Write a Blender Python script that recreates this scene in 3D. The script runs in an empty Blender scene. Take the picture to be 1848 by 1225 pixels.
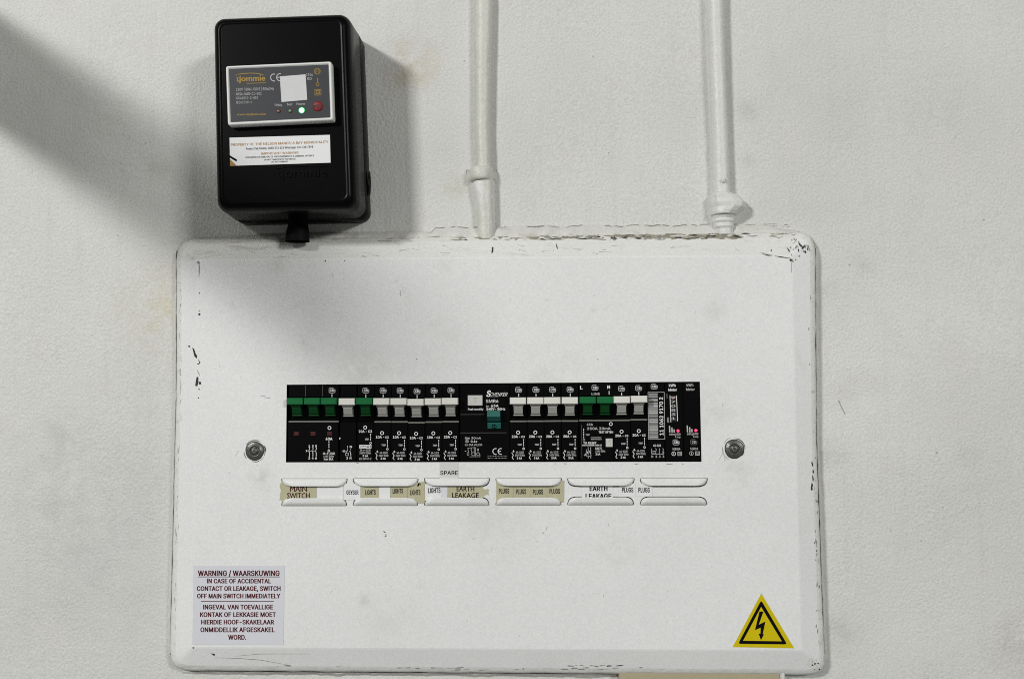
import bpy, bmesh, math, random
from mathutils import Vector, Matrix, noise
from mathutils.bvhtree import BVHTree

random.seed(7)
S = bpy.context.scene
COL = S.collection

# ------------------------------------------------------------------ camera, light, exposure
CAM = Vector((0.0519, -0.84867, 0.02857))
RW = ((0.9989990, 0.0445840, -0.0036372),      # world -> camera axes (x right, y down, z forward)
      (-0.0065777, 0.0659870, -0.9977988),
      (-0.0442459, 0.9968240, 0.0662142))
FPX, CX, CY = 2000.0, 924.0, 612.5
cam_d = bpy.data.cameras.new('camera')
cam = bpy.data.objects.new('camera', cam_d); COL.objects.link(cam)
cam_d.sensor_width = 36.0
cam_d.lens = 36.0 * FPX / 1848.0
cam_d.clip_start, cam_d.clip_end = 0.02, 60.0
m3 = Matrix((RW[0], [-v for v in RW[1]], [-v for v in RW[2]])).transposed()
cam.matrix_world = Matrix.Translation(CAM) @ m3.to_4x4()
S.camera = cam

W = bpy.data.worlds.new('World'); S.world = W; W.use_nodes = True
bg = W.node_tree.nodes['Background']
bg.inputs['Color'].default_value = (0.99, 1.0, 0.98, 1); bg.inputs['Strength'].default_value = 0.16

def area_lamp(name, loc, target, sx, sy, energy, color, roll=0.0):
    d = bpy.data.lights.new(name, 'AREA'); d.shape = 'RECTANGLE'; d.size = sx; d.size_y = sy
    d.energy = energy; d.color = color
    o = bpy.data.objects.new(name, d); COL.objects.link(o)
    o.location = loc
    q = (Vector(target) - Vector(loc)).to_track_quat('-Z', 'Y')
    o.rotation_euler = (q.to_matrix().to_4x4() @ Matrix.Rotation(roll, 4, 'Z')).to_euler()
    return o
area_lamp('ceiling_tube_lamp', (-2.02, -2.80, 1.42), (-.05, 0, 0.05), 0.48, 0.24, 79.0, (0.992, 1.0, 0.978))
area_lamp('ceiling_far_lamp', (2.29, -3.20, 1.26), (0, 0, 0.0), 0.85, 0.42, 54.0, (0.992, 1.0, 0.98))

S.view_settings.view_transform = 'Standard'
S.view_settings.look = 'None'
S.view_settings.exposure = 0.0
S.view_settings.gamma = 1.0
S.render.engine = 'CYCLES'
S.cycles.max_bounces = 6
S.cycles.use_denoising = False
S.cycles.filter_width = 1.0

# ------------------------------------------------------------------ helpers
def P(px, py, d=0.0):
    """point of the plane y = -d that shows at pixel (px, py) of the photograph"""
    c = ((px - CX) / FPX, (py - CY) / FPX, 1.0)
    r = Vector([sum(RW[k][i] * c[k] for k in range(3)) for i in range(3)])
    t = (-d - CAM.y) / r.y
    return CAM + r * t

def ray(px, py):
    c = ((px - CX) / FPX, (py - CY) / FPX, 1.0)
    return Vector([sum(RW[k][i] * c[k] for k in range(3)) for i in range(3)]).normalized()

def mm_per_px(d):
    return (P(1000, 760, d) - P(999, 760, d)).length

class MB:
    def __init__(s): s.v = []; s.f = []; s.m = []; s.sm = []
    def vert(s, p): s.v.append(Vector(p)); return len(s.v) - 1
    def face(s, idx, mat=0, smooth=False):
        s.f.append(list(idx)); s.m.append(mat); s.sm.append(smooth)
    def poly(s, pts, mat=0, smooth=False):
        s.face([s.vert(p) for p in pts], mat, smooth)
    def grid(s, rows, mat=0, smooth=True, close=False):
        ids = [[s.vert(p) for p in r] for r in rows]
        n = len(ids[0])
        for a, b in zip(ids, ids[1:]):
            for k in range(n if close else n - 1):
                s.face([a[k], a[(k + 1) % n], b[(k + 1) % n], b[k]], mat, smooth)
        return ids
    def prism(s, ring_front, ring_back, mat=0, back=False):
        n = len(ring_front)
        a = [s.vert(p) for p in ring_front]; b = [s.vert(p) for p in ring_back]
        s.face(a, mat)
        for k in range(n): s.face([a[k], b[k], b[(k + 1) % n], a[(k + 1) % n]], mat)
        if back: s.face(b[::-1], mat)
    def box(s, x0, x1, y0, y1, z0, z1, mat=0, bev=0.0):
        # front is the small-y side; the front edges carry a bevel
        b = bev
        r0 = [(x0, y1, z0), (x1, y1, z0), (x1, y1, z1), (x0, y1, z1)]
        r1 = [(x0, y0 + b, z0), (x1, y0 + b, z0), (x1, y0 + b, z1), (x0, y0 + b, z1)]
        ids = [[s.vert(p) for p in r0], [s.vert(p) for p in r1]]
        if b > 0:
            ids.append([s.vert(p) for p in [(x0 + b, y0, z0 + b), (x1 - b, y0, z0 + b), (x1 - b, y0, z1 - b), (x0 + b, y0, z1 - b)]])
        for a, c in zip(ids, ids[1:]):
            for k in range(4): s.face([a[k], a[(k + 1) % 4], c[(k + 1) % 4], c[k]], mat)
        s.face(ids[-1], mat); s.face(ids[0][::-1], mat)
    def build(s, name, mats, parent=None, origin=None):
        me = bpy.data.meshes.new(name)
        o = bpy.data.objects.new(name, me); COL.objects.link(o)
        off = Vector((0, 0, 0))
        if parent is not None:
            o.parent = parent
            q = parent
            while q is not None: off += Vector(q.location); q = q.parent
        if origin is not None:
            origin = Vector(origin); o.location = origin - off; off = origin
        me.from_pydata([v - off for v in s.v], [], s.f)
        for m in (mats if isinstance(mats, (list, tuple)) else [mats]): me.materials.append(m)
        for p, m, sm in zip(me.polygons, s.m, s.sm): p.material_index = m; p.use_smooth = sm
        me.update()
        return o

def fix_normals(o):
    bm = bmesh.new(); bm.from_mesh(o.data)
    bmesh.ops.recalc_face_normals(bm, faces=bm.faces)
    bm.to_mesh(o.data); bm.free()

def tag(o, label=None, cat=None, group=None, kind=None):
    if label: o['label'] = label
    if cat: o['category'] = cat
    if group: o['group'] = group
    if kind: o['kind'] = kind
    return o

def thing(name, loc, label, cat, group=None):
    o = bpy.data.objects.new(name, None); COL.objects.link(o)
    o.location = loc; o.empty_display_size = 0.01
    return tag(o, label, cat, group)

# ---- lettering (outline font to faces), normalised: x over its width, y baseline 0 .. capital height 1
_txt = {}
def _raw(s, bold):
    cu = bpy.data.curves.new('lettering', 'FONT'); cu.body = s; cu.size = 1.0; cu.resolution_u = 2
    cu.offset = bold; cu.fill_mode = 'FRONT'
    o = bpy.data.objects.new('lettering', cu); COL.objects.link(o)
    dg = bpy.context.evaluated_depsgraph_get(); dg.update()
    me = bpy.data.meshes.new_from_object(o.evaluated_get(dg))
    vs = [(v.co.x, v.co.y) for v in me.vertices]; fs = [list(p.vertices) for p in me.polygons]
    bpy.data.objects.remove(o); bpy.data.curves.remove(cu); bpy.data.meshes.remove(me)
    return vs, fs
# outlines of a plain grotesque alphabet (regular, bold): advance, points, faces
GLYPHS = {'(':(273,'89,207 92,264 101,324 114,384 132,441 153,494 177,539 236,539 212,485 191,428 174,370 161,313 154,258 151,207 154,161 160,115 172,67 188,16 209,-38 236,-96 177,-96 139,-21 111,55 95,131','0,23,14 14,13,0 1,0,13 13,12,1 2,1,12 19,18,20 8,7,6 20,18,21 18,17,21 22,21,17 17,16,22 16,15,22 23,22,15 14,23,15 2,12,11 3,2,11 11,10,3 4,3,10 10,9,4 5,4,9 9,8,5 8,6,5'),
')':(273,'37,-96 64,-37 86,18 102,69 113,116 120,162 122,207 119,258 112,313 99,370 82,428 62,485 37,539 97,539 121,494 142,441 159,384 173,323 181,264 184,207 178,130 161,53 134,-22 97,-96','1,0,23 12,11,13 20,19,5 6,5,19 19,18,6 7,6,18 18,17,7 1,23,22 2,1,22 22,21,2 3,2,21 4,3,21 21,20,4 20,5,4 7,17,8 17,16,8 9,8,16 16,15,9 10,9,15 15,14,10 11,10,14 13,11,14'),
',':(187,'38,-119 68,71 137,71 84,-119','1,0,3 3,2,1'),
'-':(453,'337,244 337,188 114,188 114,244','3,2,1 1,0,3'),
'.':(187,'95,-4 78,-1 63,9 53,24 50,41 53,59 63,73 78,83 95,87 113,83 128,73 138,59 141,41 138,24 128,9 113,-1','4,3,2 1,0,2 4,2,6 5,4,6 12,11,10 13,12,14 12,10,8 9,8,10 15,14,0 14,12,0 12,8,0 2,0,8 6,2,8 7,6,8'),
'/':(249,'235,533 71,-76 14,-76 178,533','0,3,1 2,1,3'),
'0':(453,'227,-7 174,1 130,24 95,62 69,113 53,178 48,254 53,330 69,395 95,447 130,484 174,508 227,516 279,508 323,484 358,447 384,395 400,330 405,254 400,178 384,113 359,62 323,24 279,1 227,50 261,56 290,74 313,103 330,144 340,194 344,254 340,314 330,365 313,405 290,435 261,453 227,460 192,453 163,435 140,405 123,365 113,314 109,254 113,194 123,144 140,103 163,74 192,56','5,4,44 44,43,5 6,5,43 43,42,6 42,41,6 7,6,41 41,40,7 8,7,40 0,24,1 47,1,24 1,47,2 46,2,47 10,38,37 37,11,10 2,46,3 46,45,3 4,3,45 44,4,45 8,40,39 9,8,39 39,38,9 38,10,9 35,13,36 12,36,13 25,23,22 22,26,25 34,14,35 13,35,14 20,19,28 29,28,19 19,18,29 30,29,18 31,30,18 18,17,31 32,31,17 17,16,32 26,22,21 27,26,21 21,20,27 20,28,27 32,16,33 16,15,33 34,33,15 14,34,15 24,0,23 23,25,24 11,37,36 36,12,11'),
'1':(453,'76,0 76,55 391,55 391,0 276,509 276,0 212,0 212,448 209,448 86,358 86,427 198,509 276,55 212,55','11,10,8 8,10,9 3,2,5 13,12,7 1,0,6 11,8,7 7,4,11 12,13,6 4,7,12 5,2,12 6,5,12 1,6,13'),
'2':(453,'64,0 64,47 234,229 261,257 282,282 299,305 311,327 318,348 320,371 317,397 308,419 293,436 273,449 250,457 224,460 196,457 172,447 153,433 139,413 130,390 127,362 66,362 71,405 86,442 111,473 143,496 182,511 225,516 268,511 306,497 337,474 361,445 376,411 381,372 378,345 371,318 357,290 336,259 306,223 267,180 153,60 153,57 389,57 389,0','1,0,41 20,19,21 22,21,19 19,18,22 23,22,18 18,24,23 26,16,15 27,14,13 39,2,40 14,27,15 26,15,27 1,41,40 40,2,1 24,18,17 25,24,17 17,16,25 16,26,25 12,11,29 28,12,29 34,33,8 33,32,8 4,38,37 5,4,37 37,36,5 6,5,36 36,35,6 7,6,35 35,34,7 34,8,7 8,32,9 32,31,9 10,9,31 31,30,10 11,10,30 29,11,30 41,0,43 43,42,41 2,39,38 3,2,38 38,4,3 12,28,13 27,13,28'),
'3':(453,'218,-7 173,-3 133,10 98,30 70,57 52,91 44,132 109,132 115,107 126,87 144,71 165,59 191,52 219,50 248,53 275,61 297,74 315,93 325,116 329,145 326,172 316,196 299,217 275,234 242,244 201,248 157,248 157,299 288,448 288,452 70,452 70,509 372,509 372,461 211,278 211,289 264,288 308,276 344,253 371,222 387,186 393,145 387,103 370,66 344,36 309,12 266,-2 221,289','2,10,3 10,9,3 3,9,4 9,8,4 5,4,8 8,7,5 6,5,7 1,12,11 14,13,0 12,1,0 0,13,12 24,34,25 26,25,34 27,26,34 34,35,27 1,11,2 10,2,11 15,46,45 45,16,15 22,37,23 36,23,37 18,43,42 19,18,42 42,41,19 41,40,19 20,19,40 40,39,20 16,45,44 17,16,44 44,43,17 43,18,17 20,39,21 39,38,21 22,21,38 37,22,38 33,28,35 29,28,33 33,32,29 14,0,46 46,15,14 23,36,24 34,24,36 27,35,28 31,30,29 29,32,31 34,36,47 35,34,47 33,35,47'),
'4':(453,'40,105 40,158 247,509 311,509 109,166 109,163 413,163 413,105 282,0 282,121 282,146 282,318 343,318 343,0 282,105 282,163 343,163 343,105','1,0,5 1,5,4 4,2,1 5,0,9 5,9,10 16,15,10 2,4,3 15,16,11 8,13,14 9,0,14 5,10,15 12,11,16 7,6,16 17,7,16 14,17,9 17,16,10 10,9,17 17,14,13'),
'5':(453,'221,-7 178,-2 140,11 108,32 83,60 66,93 60,130 122,130 127,108 138,89 154,73 173,60 196,52 221,50 250,53 276,64 298,82 314,104 324,131 328,162 324,193 314,221 297,244 275,262 248,273 218,277 192,275 167,268 145,258 128,246 67,253 96,509 366,509 366,452 151,452 134,301 136,301 155,315 178,325 203,331 229,334 263,330 294,321 321,306 345,285 364,260 379,231 388,199 391,163 385,117 369,76 343,41 309,15 268,-1','4,3,9 9,8,4 5,4,8 8,7,5 6,5,7 29,35,30 31,30,35 12,1,0 0,13,12 25,39,26 1,12,11 37,27,26 38,37,26 26,39,38 1,11,2 11,10,2 3,2,10 9,3,10 35,29,28 36,35,28 28,27,36 27,37,36 31,35,34 40,24,41 52,16,15 52,15,53 14,53,15 24,23,42 41,24,42 50,49,18 19,18,49 49,48,19 48,47,19 20,19,47 47,46,20 16,52,51 17,16,51 51,50,17 50,18,17 20,46,21 46,45,21 22,21,45 45,44,22 44,43,22 23,22,43 42,23,43 53,14,0 13,0,14 24,40,25 39,25,40 33,32,34 31,34,32'),
'6':(453,'226,-7 182,-1 142,15 109,40 84,74 69,115 64,162 68,199 80,239 102,285 137,340 252,509 322,509 151,261 145,261 154,275 165,288 179,299 196,307 214,312 235,314 278,309 316,295 346,271 370,240 384,201 389,157 384,112 368,73 343,39 310,14 271,-2 226,48 254,52 279,63 299,79 314,101 324,128 327,157 324,187 314,213 299,235 279,251 254,262 226,265 198,262 174,252 153,235 138,214 128,188 125,158 128,128 138,102 153,79 174,63 198,52 174,295','4,3,52 52,51,4 5,4,51 51,50,5 6,5,50 50,49,6 7,6,49 8,7,49 49,48,8 13,14,47 14,13,15 45,18,17 1,55,54 13,47,46 1,54,2 54,53,2 3,2,53 52,3,53 47,14,48 8,48,14 9,8,14 14,15,9 10,9,15 15,16,10 32,0,33 43,20,44 34,31,30 30,35,34 33,0,31 31,34,33 42,21,43 20,43,21 29,28,36 28,27,36 37,36,27 27,26,37 38,37,26 39,38,26 26,25,39 25,24,39 40,39,24 24,23,40 35,30,29 29,36,35 40,23,41 23,22,41 42,41,22 21,42,22 10,16,11 55,1,0 0,32,55 18,45,44 19,18,44 44,20,19 46,45,17 56,13,17 13,46,17 16,15,13 13,56,16 12,11,16 12,16,56'),
'7':(453,'97,0 323,448 323,452 62,452 62,509 391,509 391,449 165,0','0,7,1 2,1,6 6,5,2 6,1,7 4,3,2 2,5,4'),
'8':(453,'226,-7 178,-2 136,11 101,33 74,62 57,96 52,135 55,166 65,195 81,220 101,241 125,256 153,265 153,267 119,282 93,308 76,342 70,380 75,417 90,450 114,477 146,498 184,511 226,516 269,511 306,498 337,477 361,450 377,417 382,380 376,342 359,308 333,282 300,267 300,265 327,256 351,241 372,220 387,195 397,166 401,135 395,96 378,62 352,33 317,11 275,-2 226,49 258,52 285,60 307,74 323,91 333,113 337,139 333,165 322,189 305,208 283,223 256,232 226,235 196,232 169,223 147,208 130,189 119,165 115,139 119,113 129,91 145,74 167,60 195,52 226,290 252,292 274,300 293,313 307,330 316,351 319,376 316,399 308,420 294,437 275,449 252,457 226,460 200,457 177,449 159,437 145,420 136,399 133,376 136,351 145,330 159,313 178,300 201,292','3,66,4 66,65,4 5,4,65 6,5,65 65,64,6 7,6,64 64,63,7 8,7,63 63,62,8 9,8,62 62,10,9 17,16,88 93,59,58 69,1,0 0,46,69 22,84,83 1,69,68 60,59,12 59,93,12 13,12,93 93,92,13 91,13,92 21,85,84 84,22,21 1,68,2 68,67,2 3,2,67 66,3,67 10,62,61 11,10,61 61,60,11 60,12,11 13,91,14 91,90,14 15,14,90 90,89,15 16,15,89 88,16,89 17,88,87 18,17,87 19,18,87 87,86,19 20,19,86 86,85,20 85,21,20 81,23,82 80,24,81 23,81,24 47,45,48 56,34,57 71,57,34 34,33,71 72,71,33 33,73,72 79,25,80 24,80,25 43,42,50 51,50,42 42,41,51 41,40,51 52,51,40 40,39,52 53,52,39 39,38,53 54,53,38 38,37,54 36,54,37 30,29,76 77,76,29 29,28,77 28,27,77 48,45,44 49,48,44 44,43,49 43,50,49 54,36,55 36,35,55 56,55,35 34,56,35 73,33,32 74,73,32 32,31,74 75,74,31 31,30,75 30,76,75 77,27,78 27,26,78 79,78,26 25,79,26 45,47,0 46,0,47 57,71,58 71,70,58 93,58,70 82,23,83 22,83,23'),
'9':(453,'226,516 271,510 310,494 343,468 368,434 384,393 389,347 385,309 373,270 350,224 315,168 200,0 130,0 301,248 307,248 299,234 287,221 273,210 257,202 238,196 218,195 175,199 137,214 106,237 83,269 68,307 64,352 69,397 85,436 110,469 143,494 182,510 226,460 199,457 174,446 154,429 138,407 129,381 125,352 129,322 138,295 154,274 174,257 199,247 226,243 254,247 279,257 299,273 314,295 324,321 327,350 324,381 314,407 299,429 279,446 254,457 278,214','24,23,40 40,39,24 25,24,39 26,25,39 39,38,26 38,37,26 27,26,37 37,36,27 28,27,36 29,28,36 30,35,34 34,31,30 20,44,43 32,0,33 20,43,21 42,21,43 31,34,33 33,0,31 10,16,11 21,42,22 42,41,22 23,22,41 40,23,41 29,36,35 35,30,29 18,17,45 13,14,47 14,13,15 13,47,46 1,55,54 49,48,8 8,7,49 7,6,49 50,49,6 6,5,50 51,50,5 5,4,51 52,51,4 4,3,52 15,16,10 10,9,15 14,15,9 9,8,14 8,48,14 47,14,48 52,3,53 3,2,53 54,53,2 1,54,2 44,20,19 19,18,44 18,45,44 0,32,55 55,1,0 45,17,46 56,13,17 13,46,17 16,15,13 13,56,16 12,11,16 12,16,56'),
':':(187,'95,-4 78,-1 63,9 53,24 50,41 53,59 63,73 78,83 95,87 113,83 128,73 138,59 141,41 138,24 128,9 113,-1 95,271 78,274 63,284 53,299 50,316 53,334 63,349 78,359 95,362 113,359 128,349 138,334 141,316 138,299 128,284 113,274','4,3,2 2,6,4 5,4,6 1,0,2 0,8,2 6,2,8 8,7,6 20,19,18 18,22,20 21,20,22 29,28,30 28,27,26 13,12,14 12,11,10 16,31,30 30,28,16 24,16,28 28,26,24 25,24,26 15,14,0 14,12,0 8,0,12 12,10,8 10,9,8 18,17,16 16,24,18 22,18,24 23,22,24'),
';':(187,'38,-119 68,71 137,71 84,-119 103,271 86,274 71,284 61,299 58,316 61,334 71,349 86,359 103,362 121,359 136,349 146,334 149,316 146,299 136,284 121,274','1,0,3 8,7,6 6,10,8 9,8,10 19,18,4 16,15,14 17,16,18 4,18,16 12,4,16 16,14,12 13,12,14 1,3,2 6,5,4 4,12,6 10,6,12 11,10,12'),
'A':(479,'16,0 201,509 276,509 463,0 395,0 287,302 276,334 264,372 250,420 232,478 245,478 228,419 213,371 201,333 191,302 85,0 110,142 110,199 370,199 370,142 239,456 154,199 324,199 344,142 135,142','0,15,16 16,17,0 1,13,12 12,11,1 11,9,1 17,14,13 13,1,17 0,17,1 2,7,6 7,2,8 10,8,2 4,3,19 3,18,19 5,18,6 2,6,18 18,3,2 24,21,16 9,11,20 9,20,10 1,9,10 10,2,1 22,23,19 8,10,20 21,24,22 14,17,21 17,16,21 18,5,22 19,18,22 4,19,23 23,22,24 16,15,24'),
'B':(456,'60,0 60,509 241,509 289,504 329,491 359,469 381,442 394,410 398,374 395,344 387,320 373,301 356,286 336,275 315,267 315,262 339,257 363,245 385,227 402,203 414,173 418,136 413,100 400,67 377,39 344,18 301,4 247,0 125,57 245,57 296,63 330,80 349,105 355,137 352,161 342,184 327,203 306,218 279,228 248,231 125,231 125,285 238,285 265,288 288,296 308,309 323,326 333,348 336,372 330,403 313,429 283,446 240,452 125,452','0,28,40 1,0,40 40,41,1 41,53,1 39,43,42 28,0,27 27,29,28 39,42,40 41,40,42 52,2,53 1,53,2 38,37,15 14,45,44 50,4,51 3,51,4 29,27,26 26,30,29 43,39,38 38,15,43 15,14,43 14,44,43 51,3,52 2,52,3 31,25,24 24,23,31 32,31,23 23,22,32 33,32,22 22,21,33 21,20,33 34,33,20 20,19,34 35,34,19 19,18,35 11,10,47 10,9,47 48,47,9 9,8,48 8,7,48 49,48,7 7,6,49 30,26,25 25,31,30 35,18,36 18,17,36 17,16,36 37,36,16 15,37,16 45,14,13 46,45,13 13,12,46 12,11,46 11,47,46 49,6,50 6,5,50 4,50,5'),
'C':(510,'267,-7 205,1 150,25 104,63 70,115 48,179 40,254 48,329 70,393 104,445 150,484 205,508 267,516 305,513 340,504 373,490 402,471 427,447 448,418 463,385 473,348 408,348 401,373 389,395 375,413 357,428 337,440 315,449 292,454 267,456 223,450 184,432 150,403 125,364 109,314 103,254 109,194 125,145 151,105 184,76 223,59 267,53 292,55 315,60 337,69 357,81 375,96 389,114 401,136 408,160 473,160 463,124 448,91 428,62 402,38 373,19 341,5 305,-4','5,4,37 37,36,5 6,5,36 35,6,36 6,35,34 7,6,34 34,33,7 8,7,33 30,11,31 40,0,41 28,13,12 41,0,42 28,12,29 0,40,1 39,1,40 29,12,30 11,30,12 1,39,2 39,38,2 3,2,38 4,3,38 37,4,38 8,33,32 9,8,32 32,31,9 10,9,31 31,11,10 43,57,56 56,44,43 26,14,27 44,56,55 55,45,44 25,15,26 14,26,15 52,51,48 49,48,51 51,50,49 20,19,21 22,21,19 19,18,22 23,22,18 18,17,23 45,55,54 46,45,54 54,53,46 47,46,53 53,52,47 52,48,47 23,17,24 17,16,24 25,24,16 15,25,16 42,0,57 57,43,42 13,28,27 27,14,13'),
'D':(502,'219,0 96,0 96,57 215,57 272,63 318,81 354,110 379,149 394,198 399,255 394,312 379,361 354,399 320,428 275,446 221,452 93,452 93,509 225,509 294,501 353,478 399,441 433,391 455,329 462,255 455,181 433,119 398,68 351,31 291,8 125,509 125,0 60,0 60,509 125,452 125,57','33,32,16 16,17,33 2,1,31 1,2,32 16,32,2 17,16,30 29,5,4 29,4,0 3,0,4 18,15,14 14,19,18 0,3,31 2,31,35 16,2,34 30,16,34 15,18,30 20,13,12 10,9,24 24,23,10 6,28,27 27,26,6 7,6,26 26,25,7 8,7,25 25,24,8 24,9,8 10,23,11 23,22,11 12,11,22 22,21,12 20,12,21 5,29,28 28,6,5 19,14,13 13,20,19 15,30,34 2,35,34 31,3,35'),
'E':(418,'60,0 60,509 372,509 372,452 125,452 125,286 355,286 355,229 125,229 125,57 375,57 375,0','0,9,8 1,0,8 8,5,1 5,4,1 9,0,11 11,10,9 5,8,7 7,6,5 3,2,4 1,4,2'),
'F':(410,'60,0 60,509 369,509 369,452 125,452 125,278 346,278 346,221 125,221 125,0','9,8,0 8,5,0 1,0,5 3,2,4 5,8,7 7,6,5 1,5,4 4,2,1'),
'G':(520,'269,-7 205,1 149,25 104,64 69,116 47,179 40,254 47,329 69,393 103,445 149,484 203,508 265,516 304,513 340,504 374,489 403,469 429,445 449,416 465,384 474,349 408,349 399,372 387,393 373,411 356,427 337,439 315,448 291,454 265,456 222,450 183,432 150,404 125,364 109,314 103,254 109,194 125,145 151,105 184,76 224,59 269,53 309,57 345,71 374,93 396,123 410,160 415,202 434,199 283,199 283,256 478,256 478,200 471,141 451,91 419,50 377,19 326,0 414,199','5,4,37 37,36,5 6,5,36 35,6,36 6,35,34 7,6,34 34,33,7 8,7,33 30,11,31 40,0,41 12,29,28 0,40,1 39,1,40 29,12,30 11,30,12 1,39,2 39,38,2 3,2,38 4,3,38 37,4,38 8,33,32 9,8,32 10,9,32 32,31,10 31,11,10 57,43,42 26,14,27 13,27,14 43,57,56 56,44,43 25,15,26 14,26,15 53,52,48 52,51,48 53,48,46 47,58,48 48,51,47 20,19,21 22,21,19 19,18,22 44,56,55 55,54,44 45,44,54 54,53,45 53,46,45 22,18,23 18,17,23 24,23,17 17,16,24 25,24,16 15,25,16 57,42,0 41,0,42 58,47,49 50,49,47 47,51,50 27,13,28 12,28,13 46,48,58'),
'H':(516,'60,0 60,509 125,509 125,289 392,289 392,509 457,509 457,0 392,0 392,232 125,232 125,0','0,11,10 1,0,10 10,3,1 3,2,1 9,8,7 7,6,9 4,9,6 6,5,4 3,10,9 9,4,3'),
'I':(190,'62,0 62,509 128,509 128,0','0,3,2,1'),
'K':(466,'104,145 104,216 122,239 139,261 157,282 174,303 193,324 212,344 364,509 448,509 231,276 228,276 60,0 60,509 125,509 125,334 124,225 125,193 125,0 372,0 188,259 228,309 449,0 124,242 125,167 198,245 243,288','0,1,12 13,12,1 0,12,18 1,0,17 17,16,1 2,1,16 2,16,23 2,23,15 1,2,15 13,1,15 15,14,13 5,4,20 20,11,21 19,22,10 10,22,26 21,10,26 8,21,9 10,21,11 6,5,21 7,6,21 21,8,7 16,17,20 3,16,20 20,4,3 0,18,24 17,0,24 16,3,23 11,20,25 10,11,25 19,10,25 17,24,25 20,17,25 5,20,21 9,21,26'),
'L':(392,'60,0 60,509 125,509 125,57 361,57 361,0','1,0,3 3,0,5 5,4,3 1,3,2'),
'M':(628,'60,0 60,509 152,509 277,187 282,174 287,159 293,141 299,123 305,103 311,84 317,65 322,49 307,49 312,65 318,83 324,102 330,121 336,140 342,158 348,174 352,187 476,509 568,509 568,0 504,0 504,291 504,308 504,327 505,347 505,369 506,391 506,413 507,435 507,457 513,457 505,433 498,409 490,386 482,363 474,341 467,322 461,305 456,291 342,0 286,0 170,291 165,304 159,321 152,340 145,361 137,384 129,408 121,432 112,457 119,457 119,437 120,416 120,394 121,372 121,350 122,328 122,309 122,291 122,0 315,73 507,437 119,436','55,53,66 57,56,1 53,1,56 54,53,55 55,52,54 63,62,0 1,0,62 62,61,1 61,60,1 60,59,1 59,58,1 57,1,58 13,9,12 8,12,9 12,8,44 49,2,50 51,50,2 52,51,2 54,52,2 53,54,2 1,53,2 14,10,11 11,15,14 31,30,22 22,34,31 32,31,34 34,33,65 65,33,35 25,24,23 23,22,25 26,25,22 27,26,22 28,27,22 29,28,22 22,30,29 20,19,42 21,38,37 37,36,21 36,35,21 35,33,21 33,34,21 34,22,21 12,44,43 43,11,12 13,12,11 11,10,13 13,10,64 42,41,20 2,49,48 46,45,3 3,2,48 48,47,3 47,46,3 10,14,64 9,13,64 38,21,39 21,20,39 40,39,20 41,40,20 32,34,65 15,11,43 43,42,18 19,18,42 18,17,43 17,16,43 16,15,43 4,3,45 45,44,5 6,5,44 7,6,44 8,7,44 5,4,45 53,56,66 52,55,66'),
'N':(523,'60,0 60,509 136,509 343,183 352,169 363,151 375,130 388,107 401,82 414,55 405,54 402,81 401,108 400,134 399,157 399,178 399,195 399,509 463,509 463,0 387,0 202,290 190,310 177,331 164,354 148,381 130,413 108,452 119,454 121,417 122,384 123,354 124,328 125,307 125,291 125,0 403,78 120,430','33,32,1 32,31,1 31,30,1 27,1,30 30,29,27 2,26,25 35,34,0 1,0,34 33,1,34 28,27,37 26,2,28 27,28,2 1,27,2 20,7,6 10,9,36 11,9,12 9,19,12 13,12,19 14,13,19 19,9,20 9,10,20 7,20,10 10,8,7 14,19,15 16,15,19 19,18,16 17,16,18 6,5,20 25,24,2 22,21,3 3,2,22 23,22,2 24,23,2 9,11,36 8,10,36 3,21,20 4,3,20 5,4,20 27,29,37 26,28,37'),
'O':(533,'267,-7 205,1 150,25 105,63 70,115 48,179 40,254 48,329 70,393 105,445 150,484 205,508 267,516 329,508 384,484 429,445 464,393 486,329 493,254 486,179 464,115 429,63 384,25 329,1 267,53 310,59 349,76 383,105 408,144 425,194 430,254 425,314 408,365 383,404 349,433 310,450 267,456 223,450 184,433 151,404 125,364 109,314 103,254 109,194 125,144 151,105 184,76 223,59','5,4,44 44,43,5 6,5,43 42,6,43 6,42,41 7,6,41 41,40,7 8,7,40 45,2,46 39,38,10 47,1,0 0,24,47 46,2,1 1,47,46 37,11,38 10,38,11 2,45,3 4,3,45 44,4,45 8,40,39 9,8,39 39,10,9 12,36,35 35,13,12 27,26,22 33,14,34 22,26,23 25,23,26 13,35,34 34,14,13 20,19,28 29,28,19 19,18,29 18,30,29 30,18,31 18,17,31 32,31,17 17,16,32 27,22,21 21,20,27 20,28,27 32,16,33 16,15,33 14,33,15 23,25,0 24,0,25 36,12,37 11,37,12'),
'P':(444,'60,0 60,509 235,509 289,503 332,487 366,462 390,430 404,391 409,348 404,304 390,265 366,233 332,207 289,191 235,186 109,186 109,242 233,242 269,246 297,256 318,272 333,294 342,319 344,348 342,376 333,402 318,423 297,439 268,449 232,452 125,452 125,0 125,242 125,186','15,16,0 1,0,16 15,0,31 16,15,33 16,32,30 1,16,30 18,14,13 13,19,18 27,3,28 2,28,3 15,31,33 14,18,17 28,2,29 30,29,2 1,30,2 20,12,11 21,20,11 11,10,21 10,9,21 22,21,9 9,8,22 8,23,22 23,8,24 8,7,24 25,24,7 7,6,25 6,5,25 26,25,5 4,26,5 19,13,12 12,20,19 26,4,27 3,27,4 14,17,33 17,32,33 32,16,33'),
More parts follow.
